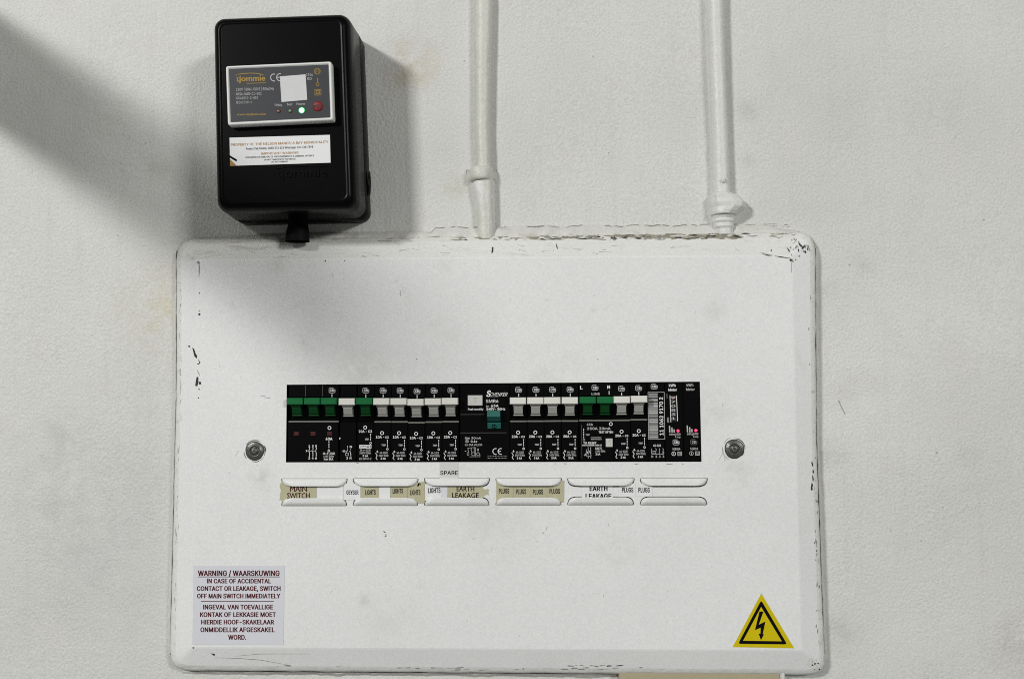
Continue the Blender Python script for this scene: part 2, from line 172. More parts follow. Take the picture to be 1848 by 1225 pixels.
'Q':(533,'245,159 313,159 369,85 384,65 468,-48 401,-48 346,27 331,46 267,-7 205,1 150,25 105,63 70,115 48,179 40,254 48,329 70,393 105,445 150,484 205,508 267,516 329,508 384,484 429,445 464,393 486,329 493,254 486,179 464,115 429,63 384,25 329,1 267,53 310,59 349,76 383,105 408,144 425,194 430,254 425,314 408,365 383,404 349,433 310,450 267,456 223,450 184,433 151,404 125,364 109,314 103,254 109,194 125,144 151,105 184,76 223,59 402,41 356,13 319,62 366,90','13,12,52 52,51,13 14,13,51 50,14,51 14,50,49 15,14,49 49,48,15 16,15,48 9,55,54 33,32,8 44,20,45 55,9,8 8,32,55 19,46,45 45,20,19 9,54,10 54,53,10 11,10,53 12,11,53 52,12,53 16,48,47 17,16,47 18,17,47 47,46,18 46,19,18 6,34,7 6,7,31 35,2,3 41,22,42 30,3,6 34,6,3 3,2,34 34,2,59 21,43,42 42,22,21 28,27,36 37,36,27 27,26,37 26,38,37 38,26,39 26,25,39 40,39,25 25,24,40 30,6,57 5,4,30 3,30,56 35,3,29 29,28,35 28,36,35 40,24,41 24,23,41 22,41,23 33,8,31 31,7,33 20,44,43 43,21,20 2,35,59 29,3,56 6,31,57 33,7,58 7,34,58 30,4,56 5,30,57 1,0,58 34,1,58 1,34,59'),
'R':(448,'60,0 60,509 236,509 290,504 333,489 367,465 390,433 405,395 409,352 405,309 390,271 367,240 333,217 289,203 236,198 96,198 96,255 234,255 269,258 298,267 319,281 334,300 342,324 345,352 342,380 334,405 319,425 298,440 269,449 233,452 125,452 125,0 353,0 230,229 303,229 428,0 125,255 125,198 246,199 313,210','15,16,0 1,0,16 15,0,31 16,15,37 16,36,30 1,16,30 34,19,18 27,3,28 2,28,3 15,31,37 38,13,33 13,34,33 17,33,18 28,2,29 30,29,2 1,30,2 20,12,11 21,20,11 11,10,21 10,9,21 22,21,9 9,8,22 23,22,8 24,23,8 8,7,24 7,6,24 25,24,6 6,5,25 26,25,5 4,26,5 13,38,32 13,32,39 34,13,39 12,20,34 19,34,20 26,4,27 3,27,4 14,33,37 33,17,36 36,37,33 36,16,37 33,14,38 34,18,33 12,34,39 32,35,39'),
'S':(446,'224,-9 172,-4 128,9 91,31 64,60 46,96 38,137 104,137 110,110 123,88 142,71 166,59 194,52 224,49 257,52 286,60 311,74 329,92 341,114 346,139 342,161 332,179 316,193 296,205 272,214 245,222 184,239 128,260 86,289 60,326 52,372 58,413 75,448 102,476 138,498 180,511 227,516 275,511 316,498 351,476 377,449 394,415 401,378 337,378 326,412 302,437 267,453 225,459 194,456 167,448 145,435 129,418 118,398 115,376 119,352 131,334 148,319 169,308 191,300 212,293 264,279 287,272 312,264 336,252 359,238 379,220 395,198 405,171 408,139 403,99 386,64 360,34 323,11 278,-4','4,3,9 9,8,4 5,4,8 8,7,5 6,5,7 30,29,54 54,53,30 31,30,53 53,52,31 32,31,52 50,49,34 12,1,0 0,13,12 58,26,59 1,12,11 26,58,57 48,35,49 34,49,35 1,11,2 11,10,2 3,2,10 9,3,10 26,57,27 57,56,27 28,27,56 56,55,28 29,28,55 54,29,55 32,52,51 33,32,51 51,50,33 50,34,33 73,15,14 60,25,24 15,73,72 72,16,15 23,62,24 62,61,24 60,24,61 45,38,46 37,46,38 71,70,17 18,17,70 70,69,18 19,18,69 69,68,19 68,67,19 20,19,67 67,66,20 21,20,66 66,65,21 64,21,65 42,41,43 16,72,71 71,17,16 21,64,22 64,63,22 23,22,63 62,23,63 43,41,44 41,40,44 40,39,44 45,44,39 38,45,39 73,14,0 13,0,14 59,26,25 25,60,59 46,37,47 37,36,47 48,47,36 35,48,36'),
'T':(448,'32,452 32,509 417,509 417,452 257,452 257,0 193,0 193,452','1,0,7 3,2,4 7,6,5 5,4,7 4,2,7 1,7,2'),
'U':(517,'259,-8 203,-2 154,15 114,43 85,80 66,124 60,173 60,509 124,509 124,178 128,144 141,113 160,87 187,68 220,56 259,52 298,56 331,68 357,87 377,113 389,144 393,178 393,509 457,509 457,173 451,124 433,80 403,43 363,15 315,-2','7,6,9 9,8,7 0,14,1 13,1,14 1,13,2 12,2,13 2,12,3 12,11,3 4,3,11 5,4,11 11,10,5 6,5,10 9,6,10 18,17,28 28,17,29 16,29,17 25,24,20 21,20,24 24,23,21 22,21,23 18,28,27 19,18,27 27,26,19 26,25,19 25,20,19 29,16,0 16,15,0 14,0,15'),
'V':(479,'204,0 16,509 84,509 192,206 203,176 215,137 230,89 248,31 235,31 252,90 267,138 279,176 290,206 395,509 463,509 278,0 241,53','2,1,3 8,6,0 5,0,6 3,1,0 4,3,0 0,5,4 9,7,15 15,10,9 14,13,12 14,12,15 12,11,15 10,15,11 8,0,15 15,7,8 8,7,16 7,9,16 6,8,16'),
'W':(686,'155,0 16,509 82,509 163,196 170,171 175,145 181,120 187,94 192,67 197,40 189,40 194,67 200,94 205,120 211,145 218,171 224,196 306,509 380,509 462,196 468,171 474,145 480,120 486,94 492,67 497,40 488,40 493,67 499,94 504,120 510,145 517,171 523,196 603,509 670,509 530,0 455,0 368,323 359,356 351,391 344,431 336,475 350,475 342,433 335,395 327,359 318,323 230,0 193,61 493,63 343,436','5,4,0 4,3,0 1,0,3 2,1,3 9,11,48 9,48,10 10,8,0 8,7,0 7,6,0 5,0,6 13,12,47 44,43,17 43,41,17 10,0,47 9,10,47 11,9,47 47,12,11 45,44,17 40,39,18 42,40,18 23,22,36 26,25,49 31,30,35 32,31,35 35,34,32 34,33,32 27,25,35 28,27,35 29,28,35 35,30,29 35,25,36 25,26,36 26,24,36 23,36,24 39,38,18 22,21,36 42,41,50 17,41,42 42,18,17 8,10,48 16,46,17 46,45,17 37,19,18 38,37,18 25,27,49 24,26,49 16,15,46 20,19,37 37,36,20 21,20,36 41,43,50 40,42,50 14,13,47 47,46,15 15,14,47'),
'X':(474,'18,0 217,284 217,236 29,509 104,509 178,400 192,379 204,361 214,345 223,329 233,312 243,292 232,292 243,311 252,329 261,345 272,361 284,379 298,400 374,509 446,509 259,239 259,287 456,0 382,0 292,129 279,149 268,165 259,180 250,195 241,212 230,231 244,231 235,213 225,196 216,181 206,166 195,149 182,129 91,0 200,261 238,303 275,263 237,218','5,4,3 0,39,38 1,9,8 2,35,34 34,33,2 33,31,2 1,2,31 12,10,1 9,1,10 35,2,36 37,36,2 38,37,2 2,1,40 5,3,1 6,5,1 7,6,1 1,8,7 22,15,14 28,21,29 30,29,21 32,30,21 21,22,11 13,11,22 22,14,13 19,18,20 24,23,25 21,28,27 27,26,21 26,25,21 21,25,42 22,21,42 18,17,22 17,16,22 15,22,16 32,31,43 32,21,31 1,31,21 21,11,1 12,1,11 12,11,41 1,3,40 0,38,40 38,2,40 11,13,41 10,12,41 20,18,42 18,22,42 25,23,42 31,33,43 30,32,43'),
'Y':(471,'203,0 203,208 16,509 91,509 192,344 208,318 222,292 236,264 250,230 224,230 237,265 251,293 265,318 280,344 381,509 455,509 268,208 268,0 237,262','3,2,4 6,9,7 9,6,1 5,1,6 4,2,1 1,5,4 10,8,11 14,13,15 15,13,16 11,8,16 12,11,16 16,13,12 1,0,17 17,16,1 9,1,16 16,8,9 9,8,18 8,10,18 7,9,18'),
'Z':(438,'42,0 42,46 273,385 289,408 306,431 323,453 341,476 348,454 317,453 285,452 254,452 223,452 40,452 40,509 397,509 397,462 169,129 152,105 134,81 116,57 97,33 90,54 121,56 152,57 183,57 214,57 399,57 399,0 323,453 115,55','21,1,20 20,29,21 20,1,0 20,0,25 25,24,20 24,23,20 23,22,20 29,20,22 21,19,18 18,17,21 1,21,17 17,16,1 1,16,2 6,28,7 6,7,15 15,14,6 15,2,16 3,2,15 15,7,3 4,3,7 7,5,4 28,6,8 9,8,6 10,9,6 11,10,6 6,14,11 25,0,27 27,26,25 13,12,11 11,14,13 5,7,28 19,21,29'),
'a':(389,'160,-9 126,-5 94,5 68,22 48,45 35,73 30,108 34,138 43,161 58,179 78,193 100,203 125,211 152,216 178,220 209,224 234,227 252,230 265,235 273,243 276,255 276,257 273,279 267,297 256,311 240,322 220,329 196,331 171,329 149,322 132,313 118,301 107,288 100,274 41,291 57,322 79,346 104,364 133,375 163,382 194,384 215,383 239,379 263,372 286,360 306,343 322,320 333,290 337,251 337,0 277,0 277,52 272,52 264,38 252,25 236,12 215,1 190,-6 170,45 202,49 228,59 248,74 263,93 272,115 276,138 276,190 270,186 259,182 246,179 231,176 216,173 200,171 186,169 175,168 154,164 134,159 117,150 103,139 95,124 92,105 94,87 102,72 114,61 130,52 149,47','4,3,81 81,80,4 5,4,80 80,79,5 6,5,79 79,78,6 7,6,78 8,7,78 78,77,8 9,8,77 10,9,77 35,34,33 33,32,35 84,83,1 72,14,73 57,58,0 13,74,73 73,14,13 84,1,0 0,58,84 12,75,74 74,13,12 29,28,38 28,39,38 1,83,2 83,82,2 3,2,82 81,3,82 10,77,76 11,10,76 76,75,11 75,12,11 35,32,31 36,35,31 31,30,36 37,36,30 30,29,37 29,38,37 15,71,70 26,41,27 40,27,41 16,69,68 68,67,16 67,17,16 59,56,55 60,59,55 55,54,60 15,70,69 69,16,15 25,42,26 41,26,42 51,50,49 21,20,48 48,47,21 62,52,51 63,62,51 51,49,63 64,63,49 49,48,64 48,65,64 19,18,65 65,48,19 48,20,19 21,47,22 47,46,22 23,22,46 46,45,23 60,54,53 61,60,53 53,52,61 52,62,61 17,67,66 66,65,17 65,18,17 23,45,24 45,44,24 25,24,44 44,43,25 42,25,43 56,59,57 58,57,59 14,72,71 71,15,14 27,40,28 39,28,40'),
'b':(424,'229,-8 198,-5 172,4 153,17 138,31 127,46 118,59 112,59 112,0 53,0 53,509 114,509 114,319 118,319 127,331 137,346 152,360 171,373 197,381 229,384 274,378 313,361 345,332 370,293 385,245 390,189 385,133 370,84 346,45 313,16 274,-2 220,47 253,51 279,66 301,88 316,117 325,151 328,189 325,227 316,261 301,290 280,311 253,325 220,330 188,325 161,312 140,291 125,263 116,229 113,189 116,150 125,115 140,86 162,65 188,51','9,8,7 51,50,7 9,7,50 49,9,50 9,49,48 10,9,48 12,10,48 48,47,12 2,54,3 53,3,54 3,53,4 5,4,53 15,14,45 16,15,45 45,44,16 44,17,16 5,53,6 53,52,6 7,6,52 51,7,52 12,47,46 13,12,46 46,45,13 45,14,13 10,12,11 31,1,0 0,32,31 43,19,18 20,42,41 32,0,30 30,33,32 19,43,42 42,20,19 27,26,35 36,35,26 26,25,36 37,36,25 38,37,25 25,24,38 39,38,24 24,23,39 33,30,29 29,28,33 34,33,28 28,27,34 27,35,34 39,23,40 23,22,40 41,40,22 22,21,41 20,41,21 54,2,1 1,31,54 43,18,44 17,44,18'),
'c':(395,'207,-8 159,-2 117,16 82,46 56,85 40,133 34,187 40,243 56,291 82,330 117,360 159,378 207,384 234,383 260,377 284,368 305,356 324,341 340,322 353,301 362,277 303,262 298,276 290,289 281,301 270,311 257,319 242,325 226,329 207,330 173,325 145,310 124,287 108,258 99,224 96,187 99,151 108,117 124,89 145,66 173,51 207,46 226,48 243,52 258,58 271,66 282,76 292,89 299,102 304,117 363,102 354,78 341,56 325,37 306,21 285,9 261,-1 235,-6','5,4,37 37,36,5 6,5,36 36,35,6 35,34,6 7,6,34 34,33,7 8,7,33 12,28,13 41,0,42 28,12,29 0,41,1 40,1,41 30,29,11 29,12,11 1,40,2 40,39,2 3,2,39 39,38,3 4,3,38 37,4,38 8,33,32 9,8,32 32,31,9 10,9,31 31,30,10 30,11,10 43,57,56 56,44,43 26,14,27 44,56,55 55,45,44 25,15,26 14,26,15 53,52,47 48,47,52 52,51,48 49,48,51 51,50,49 20,19,21 22,21,19 19,18,22 45,55,54 46,45,54 54,53,46 53,47,46 22,18,23 18,17,23 24,23,17 17,16,24 25,24,16 15,25,16 42,0,57 57,43,42 13,28,27 27,14,13'),
'd':(424,'195,-8 151,-2 111,16 79,45 55,84 39,133 34,189 39,245 55,293 79,332 112,361 151,378 196,384 228,381 253,373 272,360 287,346 298,331 306,319 311,319 311,509 372,509 372,0 313,0 313,59 307,59 298,46 287,31 272,17 252,4 227,-5 205,47 236,51 263,65 284,86 299,115 309,150 312,189 309,229 300,263 284,291 263,312 237,325 205,330 172,325 145,311 124,290 108,261 99,227 96,189 99,151 109,117 124,88 145,66 172,51','5,4,51 51,50,5 6,5,50 50,49,6 49,48,6 7,6,48 48,47,7 8,7,47 45,11,10 30,31,0 54,0,31 43,12,44 0,54,1 53,1,54 11,45,44 44,12,11 1,53,2 3,2,53 53,52,3 4,3,52 51,4,52 8,47,46 9,8,46 46,45,9 45,10,9 13,42,14 32,29,28 33,32,28 28,27,33 27,26,33 16,15,41 42,41,15 14,42,15 24,23,22 36,35,24 24,22,36 22,37,36 37,22,38 22,21,38 21,19,38 39,38,19 19,21,20 33,26,25 34,33,25 25,24,34 24,35,34 39,19,40 19,18,40 41,40,18 18,17,41 16,41,17 29,32,30 31,30,32 42,13,43 12,43,13'),
'e':(403,'212,-8 161,-2 117,16 82,46 56,85 40,132 34,187 39,242 55,290 81,329 115,359 157,378 205,384 236,382 266,374 294,361 319,341 341,315 357,282 368,242 371,194 371,169 75,169 75,221 338,221 310,202 307,237 298,269 283,294 263,314 237,326 205,330 173,326 146,313 125,294 109,270 99,241 96,211 96,178 100,139 110,106 128,80 151,61 179,50 212,46 234,48 254,53 271,61 285,73 297,88 306,105 365,91 353,63 335,39 311,19 283,4 249,-5 308,221 97,221 97,169','6,5,22 22,23,6 7,6,23 5,4,39 22,5,39 38,37,22 23,22,37 25,24,57 7,23,36 8,7,36 36,35,8 35,9,8 42,41,2 34,33,10 0,43,1 31,12,32 11,32,12 42,2,1 1,43,42 32,11,33 10,33,11 2,41,3 41,40,3 4,3,40 39,4,40 9,35,34 34,10,9 56,46,45 46,56,55 55,47,46 15,14,29 30,29,14 13,30,14 20,19,24 18,24,19 52,51,50 21,25,38 21,20,25 20,24,25 24,18,26 27,26,18 18,17,27 47,55,54 48,47,54 54,53,48 49,48,53 53,52,49 52,50,49 27,17,28 17,16,28 29,28,16 15,29,16 56,45,0 45,44,0 43,0,44 37,38,25 30,13,31 12,31,13 22,39,59 38,22,59 36,23,58 24,26,57 23,37,58 37,25,57 37,57,58 21,38,59'),
'f':(253,'228,379 228,327 6,327 6,379 81,0 81,432 84,461 96,486 113,505 135,519 161,527 187,530 207,529 222,527 234,524 243,521 227,468 222,470 215,472 206,473 195,474 171,470 154,460 145,443 142,419 142,0 81,327 81,379 142,379 142,327','9,8,22 29,26,25 24,23,5 6,5,23 7,6,23 23,22,7 22,8,7 11,21,20 19,12,20 11,20,12 17,16,15 15,14,17 17,14,18 14,13,18 19,18,13 12,19,13 9,22,21 10,9,21 21,11,10 27,28,24 4,25,26 3,2,27 2,26,27 26,29,27 24,5,27 1,0,28 29,1,28 28,27,29'),
'g':(425,'207,-151 168,-148 134,-140 105,-127 82,-110 64,-91 51,-69 101,-41 110,-53 122,-66 136,-78 154,-88 178,-95 207,-97 249,-92 282,-75 304,-47 311,-6 311,68 306,68 298,56 287,41 272,28 252,16 227,8 195,5 152,10 113,27 80,53 55,90 39,136 34,191 39,246 55,293 80,332 112,361 152,378 196,384 228,382 253,373 273,360 288,346 299,331 308,319 313,319 313,379 372,379 372,-9 367,-54 350,-90 324,-117 291,-136 251,-147 205,59 237,63 264,75 285,95 300,121 309,154 312,193 309,231 300,264 285,291 264,312 237,325 205,330 172,325 145,312 124,290 109,262 99,229 96,193 99,155 109,123 124,96 145,76 172,63','8,7,5 6,5,7 30,29,73 73,72,30 31,30,72 72,71,31 71,70,31 32,31,70 70,69,32 33,32,69 11,1,12 76,26,25 25,53,76 65,37,66 1,11,2 10,2,11 75,27,26 26,76,75 36,67,66 66,37,36 2,10,3 4,3,10 10,9,4 5,4,9 8,5,9 27,75,28 75,74,28 29,28,74 73,29,74 33,69,68 34,33,68 68,67,34 35,34,67 67,36,35 13,0,52 52,14,13 23,54,24 55,22,21 40,63,41 54,23,22 22,55,54 63,40,64 40,39,64 38,64,39 48,47,17 18,17,47 47,46,59 45,44,46 49,48,16 48,17,16 58,57,18 18,47,58 47,59,58 59,46,60 46,44,60 61,60,44 14,52,51 15,14,51 51,50,15 50,49,15 49,16,15 55,21,20 56,55,20 20,19,56 19,18,56 18,57,56 61,44,62 44,43,62 63,62,43 43,42,63 41,63,42 12,1,0 0,13,12 53,25,24 24,54,53 64,38,65 37,65,38'),
'h':(410,'114,227 114,0 53,0 53,509 114,509 114,287 102,287 124,332 152,362 187,379 227,384 264,380 295,369 321,349 341,321 353,285 357,240 357,0 296,0 296,235 290,275 273,304 246,323 210,329 184,326 161,317 141,303 126,283 117,257 114,311','3,2,6 1,0,2 6,2,0 25,24,8 26,25,7 25,8,7 6,0,28 5,6,28 28,27,5 27,26,5 26,7,5 3,6,4 9,23,10 10,23,22 22,11,10 19,18,17 17,16,19 19,16,20 16,15,20 15,14,20 21,20,14 14,13,21 13,12,21 22,21,12 11,22,12 23,9,24 8,24,9 5,7,29 6,5,29 4,6,29'),
'i':(166,'53,0 53,379 114,379 114,0 84,443 67,446 54,455 44,468 41,483 44,499 54,512 67,521 84,524 100,521 114,512 123,499 126,483 123,468 114,455 100,446','10,6,5 5,11,10 8,7,6 6,10,8 9,8,10 12,19,13 17,16,18 14,18,16 16,15,14 18,14,19 13,19,14 1,0,3 3,2,1 19,12,4 5,4,12 11,5,12'),
'j':(166,'53,379 114,379 114,-30 111,-63 102,-90 86,-113 65,-129 37,-139 4,-143 -10,-143 -10,-87 2,-87 25,-83 40,-72 50,-54 53,-29 83,443 67,446 53,455 44,468 41,483 44,499 53,512 67,521 83,524 100,521 114,512 123,499 126,483 123,468 114,455 100,446','8,11,9 10,9,11 11,8,7 7,12,11 12,7,6 13,12,6 19,18,20 18,22,20 22,21,20 16,24,17 23,17,24 24,16,31 31,25,24 29,28,30 26,30,28 28,27,26 30,26,31 25,31,26 13,6,5 5,4,13 14,13,4 4,3,14 15,14,3 3,2,15 2,1,15 0,15,1 22,18,17 17,23,22'),
'k':(380,'110,137 110,212 121,212 284,379 360,379 184,199 177,199 53,0 53,509 114,509 114,0 294,0 148,186 191,229 372,0 114,212 114,140 154,178 201,217','1,15,9 0,7,10 7,0,1 8,7,1 1,9,8 5,13,6 11,14,5 13,5,18 4,3,13 1,0,16 12,6,13 13,3,2 5,14,18 0,10,16 6,12,17 12,2,15 15,16,12 15,1,16 5,6,17 11,5,17 12,16,17 2,12,13 4,13,18'),
'l':(189,'139,-2 101,3 74,20 58,47 53,84 53,509 114,509 114,99 115,77 120,62 130,54 146,52 154,52 160,53 165,53 170,54 181,3 172,1 162,-1 151,-2','10,9,1 2,1,9 3,2,9 9,8,3 4,3,8 8,7,4 5,4,7 7,6,5 11,0,19 19,12,11 17,16,14 16,15,14 12,19,18 13,12,18 18,17,13 17,14,13 10,1,0 0,11,10'),
'm':(609,'53,0 53,379 112,379 112,295 108,295 118,323 132,346 151,363 172,376 195,384 219,386 257,380 287,361 309,331 321,295 312,295 322,321 337,343 357,361 381,375 407,383 437,386 468,383 497,372 522,354 541,328 553,296 557,255 557,0 496,0 496,254 490,289 473,313 447,326 419,330 395,328 374,320 358,307 345,290 338,270 335,247 335,0 274,0 274,260 269,288 253,311 229,326 199,330 178,328 158,320 140,307 126,289 117,266 114,238 114,0 112,308 317,307','50,6,5 0,54,53 1,0,53 4,1,53 53,52,4 3,4,52 52,51,3 51,50,3 50,5,3 1,4,2 46,10,47 9,47,10 8,48,47 47,9,8 45,44,13 13,12,45 45,12,46 12,11,46 10,46,11 6,50,49 7,6,49 49,48,7 48,8,7 14,15,39 35,20,19 36,35,18 35,19,18 14,39,38 16,14,38 38,37,16 17,16,37 37,36,17 36,18,17 21,34,33 21,33,22 28,27,30 27,26,30 28,30,29 30,26,31 26,25,31 32,31,25 25,24,32 24,23,32 33,32,23 22,33,23 20,35,34 34,21,20 41,40,42 43,42,40 40,39,43 39,15,43 44,43,15 13,44,15 15,14,56 3,5,55 4,3,55 2,4,55 14,16,56 13,15,56'),
'n':(409,'114,227 114,0 53,0 53,379 112,379 112,287 102,287 124,332 152,362 187,379 227,384 264,380 295,369 321,349 341,321 353,285 357,240 357,0 296,0 296,235 290,275 273,304 246,323 210,329 184,326 161,317 141,303 126,283 117,257 112,308','1,0,2 3,2,0 6,3,0 25,24,8 26,25,7 25,8,7 6,0,28 5,6,28 28,27,5 27,26,5 26,7,5 3,6,4 9,23,10 10,23,22 22,11,10 19,18,17 17,16,19 19,16,20 16,15,20 15,14,20 21,20,14 14,13,21 13,12,21 22,21,12 11,22,12 23,9,24 8,24,9 5,7,29 6,5,29 4,6,29'),
'o':(415,'207,-8 159,-2 117,16 82,46 56,85 40,133 34,187 40,243 56,291 82,330 117,360 159,378 207,384 256,378 299,360 333,330 359,291 376,243 381,187 376,133 359,85 333,46 299,16 256,-2 207,46 242,51 270,66 292,89 307,117 316,151 319,187 316,224 307,258 292,287 270,310 242,325 207,330 173,325 145,310 124,287 108,258 99,224 96,187 99,151 108,117 124,89 145,66 173,51','5,4,44 44,43,5 6,5,43 43,42,6 42,41,6 7,6,41 41,40,7 8,7,40 0,24,1 47,1,24 1,47,2 46,2,47 10,38,37 37,11,10 2,46,3 46,45,3 4,3,45 44,4,45 8,40,39 9,8,39 39,38,9 38,10,9 35,13,36 12,36,13 25,23,22 22,26,25 34,14,35 13,35,14 20,19,28 29,28,19 19,18,29 30,29,18 31,30,18 18,17,31 32,31,17 17,16,32 26,22,21 27,26,21 21,20,27 20,28,27 32,16,33 16,15,33 34,33,15 14,34,15 24,0,23 23,25,24 11,37,36 36,12,11'),
'p':(424,'53,-143 53,379 112,379 112,319 118,319 126,331 137,346 152,360 171,373 197,381 229,384 274,378 313,361 345,332 370,293 385,245 390,189 385,133 370,84 346,45 313,16 274,-2 229,-8 198,-5 173,4 153,17 138,31 127,46 118,59 114,59 114,-143 220,47 253,51 279,66 301,88 316,117 325,151 328,189 325,227 316,261 301,290 280,311 253,325 220,330 188,325 161,312 140,291 125,263 116,229 113,189 116,150 125,115 140,86 162,65 188,51','1,3,2 50,29,51 29,50,0 1,0,50 49,1,50 1,49,48 3,1,48 48,47,3 24,54,25 53,25,54 25,53,26 27,26,53 6,5,45 7,6,45 45,44,7 44,8,7 0,30,29 27,53,28 53,52,28 29,28,52 51,29,52 3,47,46 4,3,46 46,45,4 45,5,4 31,23,22 22,32,31 43,10,9 11,42,41 32,22,21 21,33,32 10,43,42 42,11,10 18,17,35 36,35,17 17,16,36 37,36,16 38,37,16 16,15,38 39,38,15 15,14,39 33,21,20 20,19,33 34,33,19 19,18,34 18,35,34 39,14,40 14,13,40 41,40,13 13,12,41 11,41,12 54,24,23 23,31,54 43,9,44 8,44,9'),
'q':(424,'372,-143 311,-143 311,59 306,59 298,46 287,31 272,17 252,4 227,-5 195,-8 151,-2 111,16 79,45 55,84 39,133 34,189 39,245 55,293 79,332 112,361 151,378 196,384 228,381 253,373 272,360 287,346 298,331 307,319 313,319 313,379 372,379 205,47 236,51 263,65 284,86 299,115 309,150 312,189 309,229 300,263 284,291 263,312 237,325 205,330 172,325 145,311 124,290 108,261 99,227 96,189 99,151 109,117 124,88 145,66 172,51','14,13,51 51,50,14 15,14,50 50,49,15 49,48,15 16,15,48 48,47,16 17,16,47 45,20,19 8,31,9 54,9,31 43,21,44 9,54,10 53,10,54 20,45,44 44,21,20 10,53,11 12,11,53 53,52,12 13,12,52 51,13,52 17,47,46 18,17,46 46,45,18 45,19,18 22,42,23 32,7,6 33,32,6 6,5,33 5,4,33 25,24,41 42,41,24 23,42,24 29,28,30 36,35,2 2,0,36 0,30,36 30,37,36 37,30,38 30,28,38 39,38,28 1,0,2 33,4,3 34,33,3 3,2,34 2,35,34 39,28,40 28,27,40 41,40,27 27,26,41 25,41,26 7,32,8 31,8,32 42,22,43 21,43,22'),
'r':(259,'53,0 53,379 112,379 112,321 115,321 130,347 152,367 181,380 213,385 221,385 229,384 237,384 243,384 243,322 239,323 230,324 219,325 207,326 182,323 159,315 140,301 126,284 117,262 114,237 114,0','24,23,0 1,0,23 1,3,2 4,21,20 1,23,22 3,1,22 22,21,3 21,4,3 8,17,16 7,18,17 17,8,7 13,12,14 11,14,12 14,11,15 10,15,11 15,10,16 10,9,16 8,16,9 4,20,19 5,4,19 6,5,19 19,18,6 18,7,6'),
's':(364,'182,-8 145,-5 112,3 84,18 62,38 45,63 36,94 94,107 105,79 124,60 150,49 181,45 217,50 244,62 262,81 268,103 265,121 254,136 237,147 212,155 149,170 104,186 72,208 53,237 47,274 51,305 65,332 87,354 115,370 149,381 187,384 223,381 254,372 279,358 299,339 314,316 324,290 268,277 258,298 243,316 219,328 187,333 156,329 131,317 114,299 109,277 112,258 124,243 144,232 172,223 229,209 275,194 306,171 325,142 331,107 326,75 312,47 290,24 260,6 223,-5','3,8,4 5,4,8 8,7,5 6,5,7 25,24,45 0,11,1 10,1,11 20,49,48 28,43,42 42,29,28 1,10,2 10,9,2 3,2,9 8,3,9 20,48,21 48,47,21 22,21,47 47,46,22 23,22,46 24,23,46 45,24,46 25,45,44 26,25,44 27,26,44 44,43,27 43,28,27 40,31,41 30,41,31 12,59,58 58,13,12 18,50,19 39,32,40 31,40,32 14,57,56 56,55,14 15,14,55 55,54,15 16,15,54 54,53,16 53,52,16 36,35,37 13,58,57 57,14,13 16,52,17 52,51,17 18,17,51 50,18,51 37,35,38 35,34,38 39,38,34 34,33,39 32,39,33 11,0,59 59,12,11 49,20,19 19,50,49 29,42,41 41,30,29'),
't':(227,'204,379 204,327 6,327 6,379 65,471 126,471 126,98 128,76 136,61 150,53 170,50 177,50 185,51 194,52 202,54 213,2 203,-1 192,-3 180,-4 168,-4 125,2 92,21 72,52 65,93 126,379 126,327 65,327 65,379','9,8,20 20,8,21 22,21,8 8,7,22 23,22,7 7,6,23 25,26,6 10,19,18 11,10,18 18,17,11 17,12,11 13,16,15 14,13,15 12,17,16 16,13,12 9,20,19 19,10,9 24,27,25 5,4,24 1,0,24 25,1,24 23,6,26 3,2,26 27,3,26 26,25,27 27,24,4'),
'u':(410,'182,-5 146,-1 115,11 89,31 69,59 57,95 53,139 53,379 114,379 114,144 119,105 137,75 164,56 200,50 226,53 249,62 268,77 283,97 293,122 296,153 296,379 357,379 357,0 298,0 298,92 307,92 286,47 257,17 222,0 298,72','6,5,9 7,6,9 9,8,7 12,1,0 0,13,12 1,12,2 11,2,12 2,11,3 4,3,11 11,10,4 5,4,10 9,5,10 14,28,27 15,14,27 27,26,15 26,16,15 24,25,18 19,18,25 25,22,19 22,21,19 20,19,21 22,25,23 16,26,24 17,16,24 24,18,17 13,0,28 28,14,13 24,26,29 25,24,29 23,25,29'),
'v':(389,'163,0 17,379 84,379 165,155 177,121 187,87 196,53 206,21 184,21 194,53 203,87 213,121 224,155 305,379 371,379 226,0 195,58','0,3,1 2,1,3 8,9,0 9,5,0 5,4,0 3,0,4 12,15,14 14,13,12 6,7,15 10,6,15 11,10,15 15,12,11 8,0,15 15,7,8 9,8,7 7,6,9 9,6,16 6,10,16 5,9,16'),
'w':(567,'138,0 23,379 87,379 133,214 143,177 154,137 165,91 175,41 165,41 175,90 186,135 196,176 206,214 252,379 316,379 362,214 371,176 382,136 392,91 402,41 391,41 402,90 413,135 423,176 434,214 480,379 545,379 429,0 368,0 319,172 312,198 305,225 297,252 291,280 284,309 277,338 291,338 284,309 277,280 270,252 263,225 255,198 248,172 199,0 170,65 397,67 284,309','3,0,4 0,3,1 2,1,3 8,7,44 8,6,0 6,5,0 4,0,5 42,12,11 35,38,46 12,42,41 41,40,12 40,39,12 39,38,12 38,35,12 13,12,35 8,0,43 7,8,43 9,7,43 43,42,9 10,9,42 42,11,10 37,33,36 16,15,29 30,29,15 30,15,31 32,31,15 33,32,15 15,14,33 36,33,14 20,19,45 23,22,27 25,24,26 26,24,27 23,27,24 21,19,27 27,22,21 27,19,28 19,20,28 20,18,28 29,28,18 18,17,29 16,29,17 33,37,34 35,46,37 37,36,35 13,35,36 36,14,13 7,9,44 6,8,44 19,21,45 18,20,45 34,37,46'),
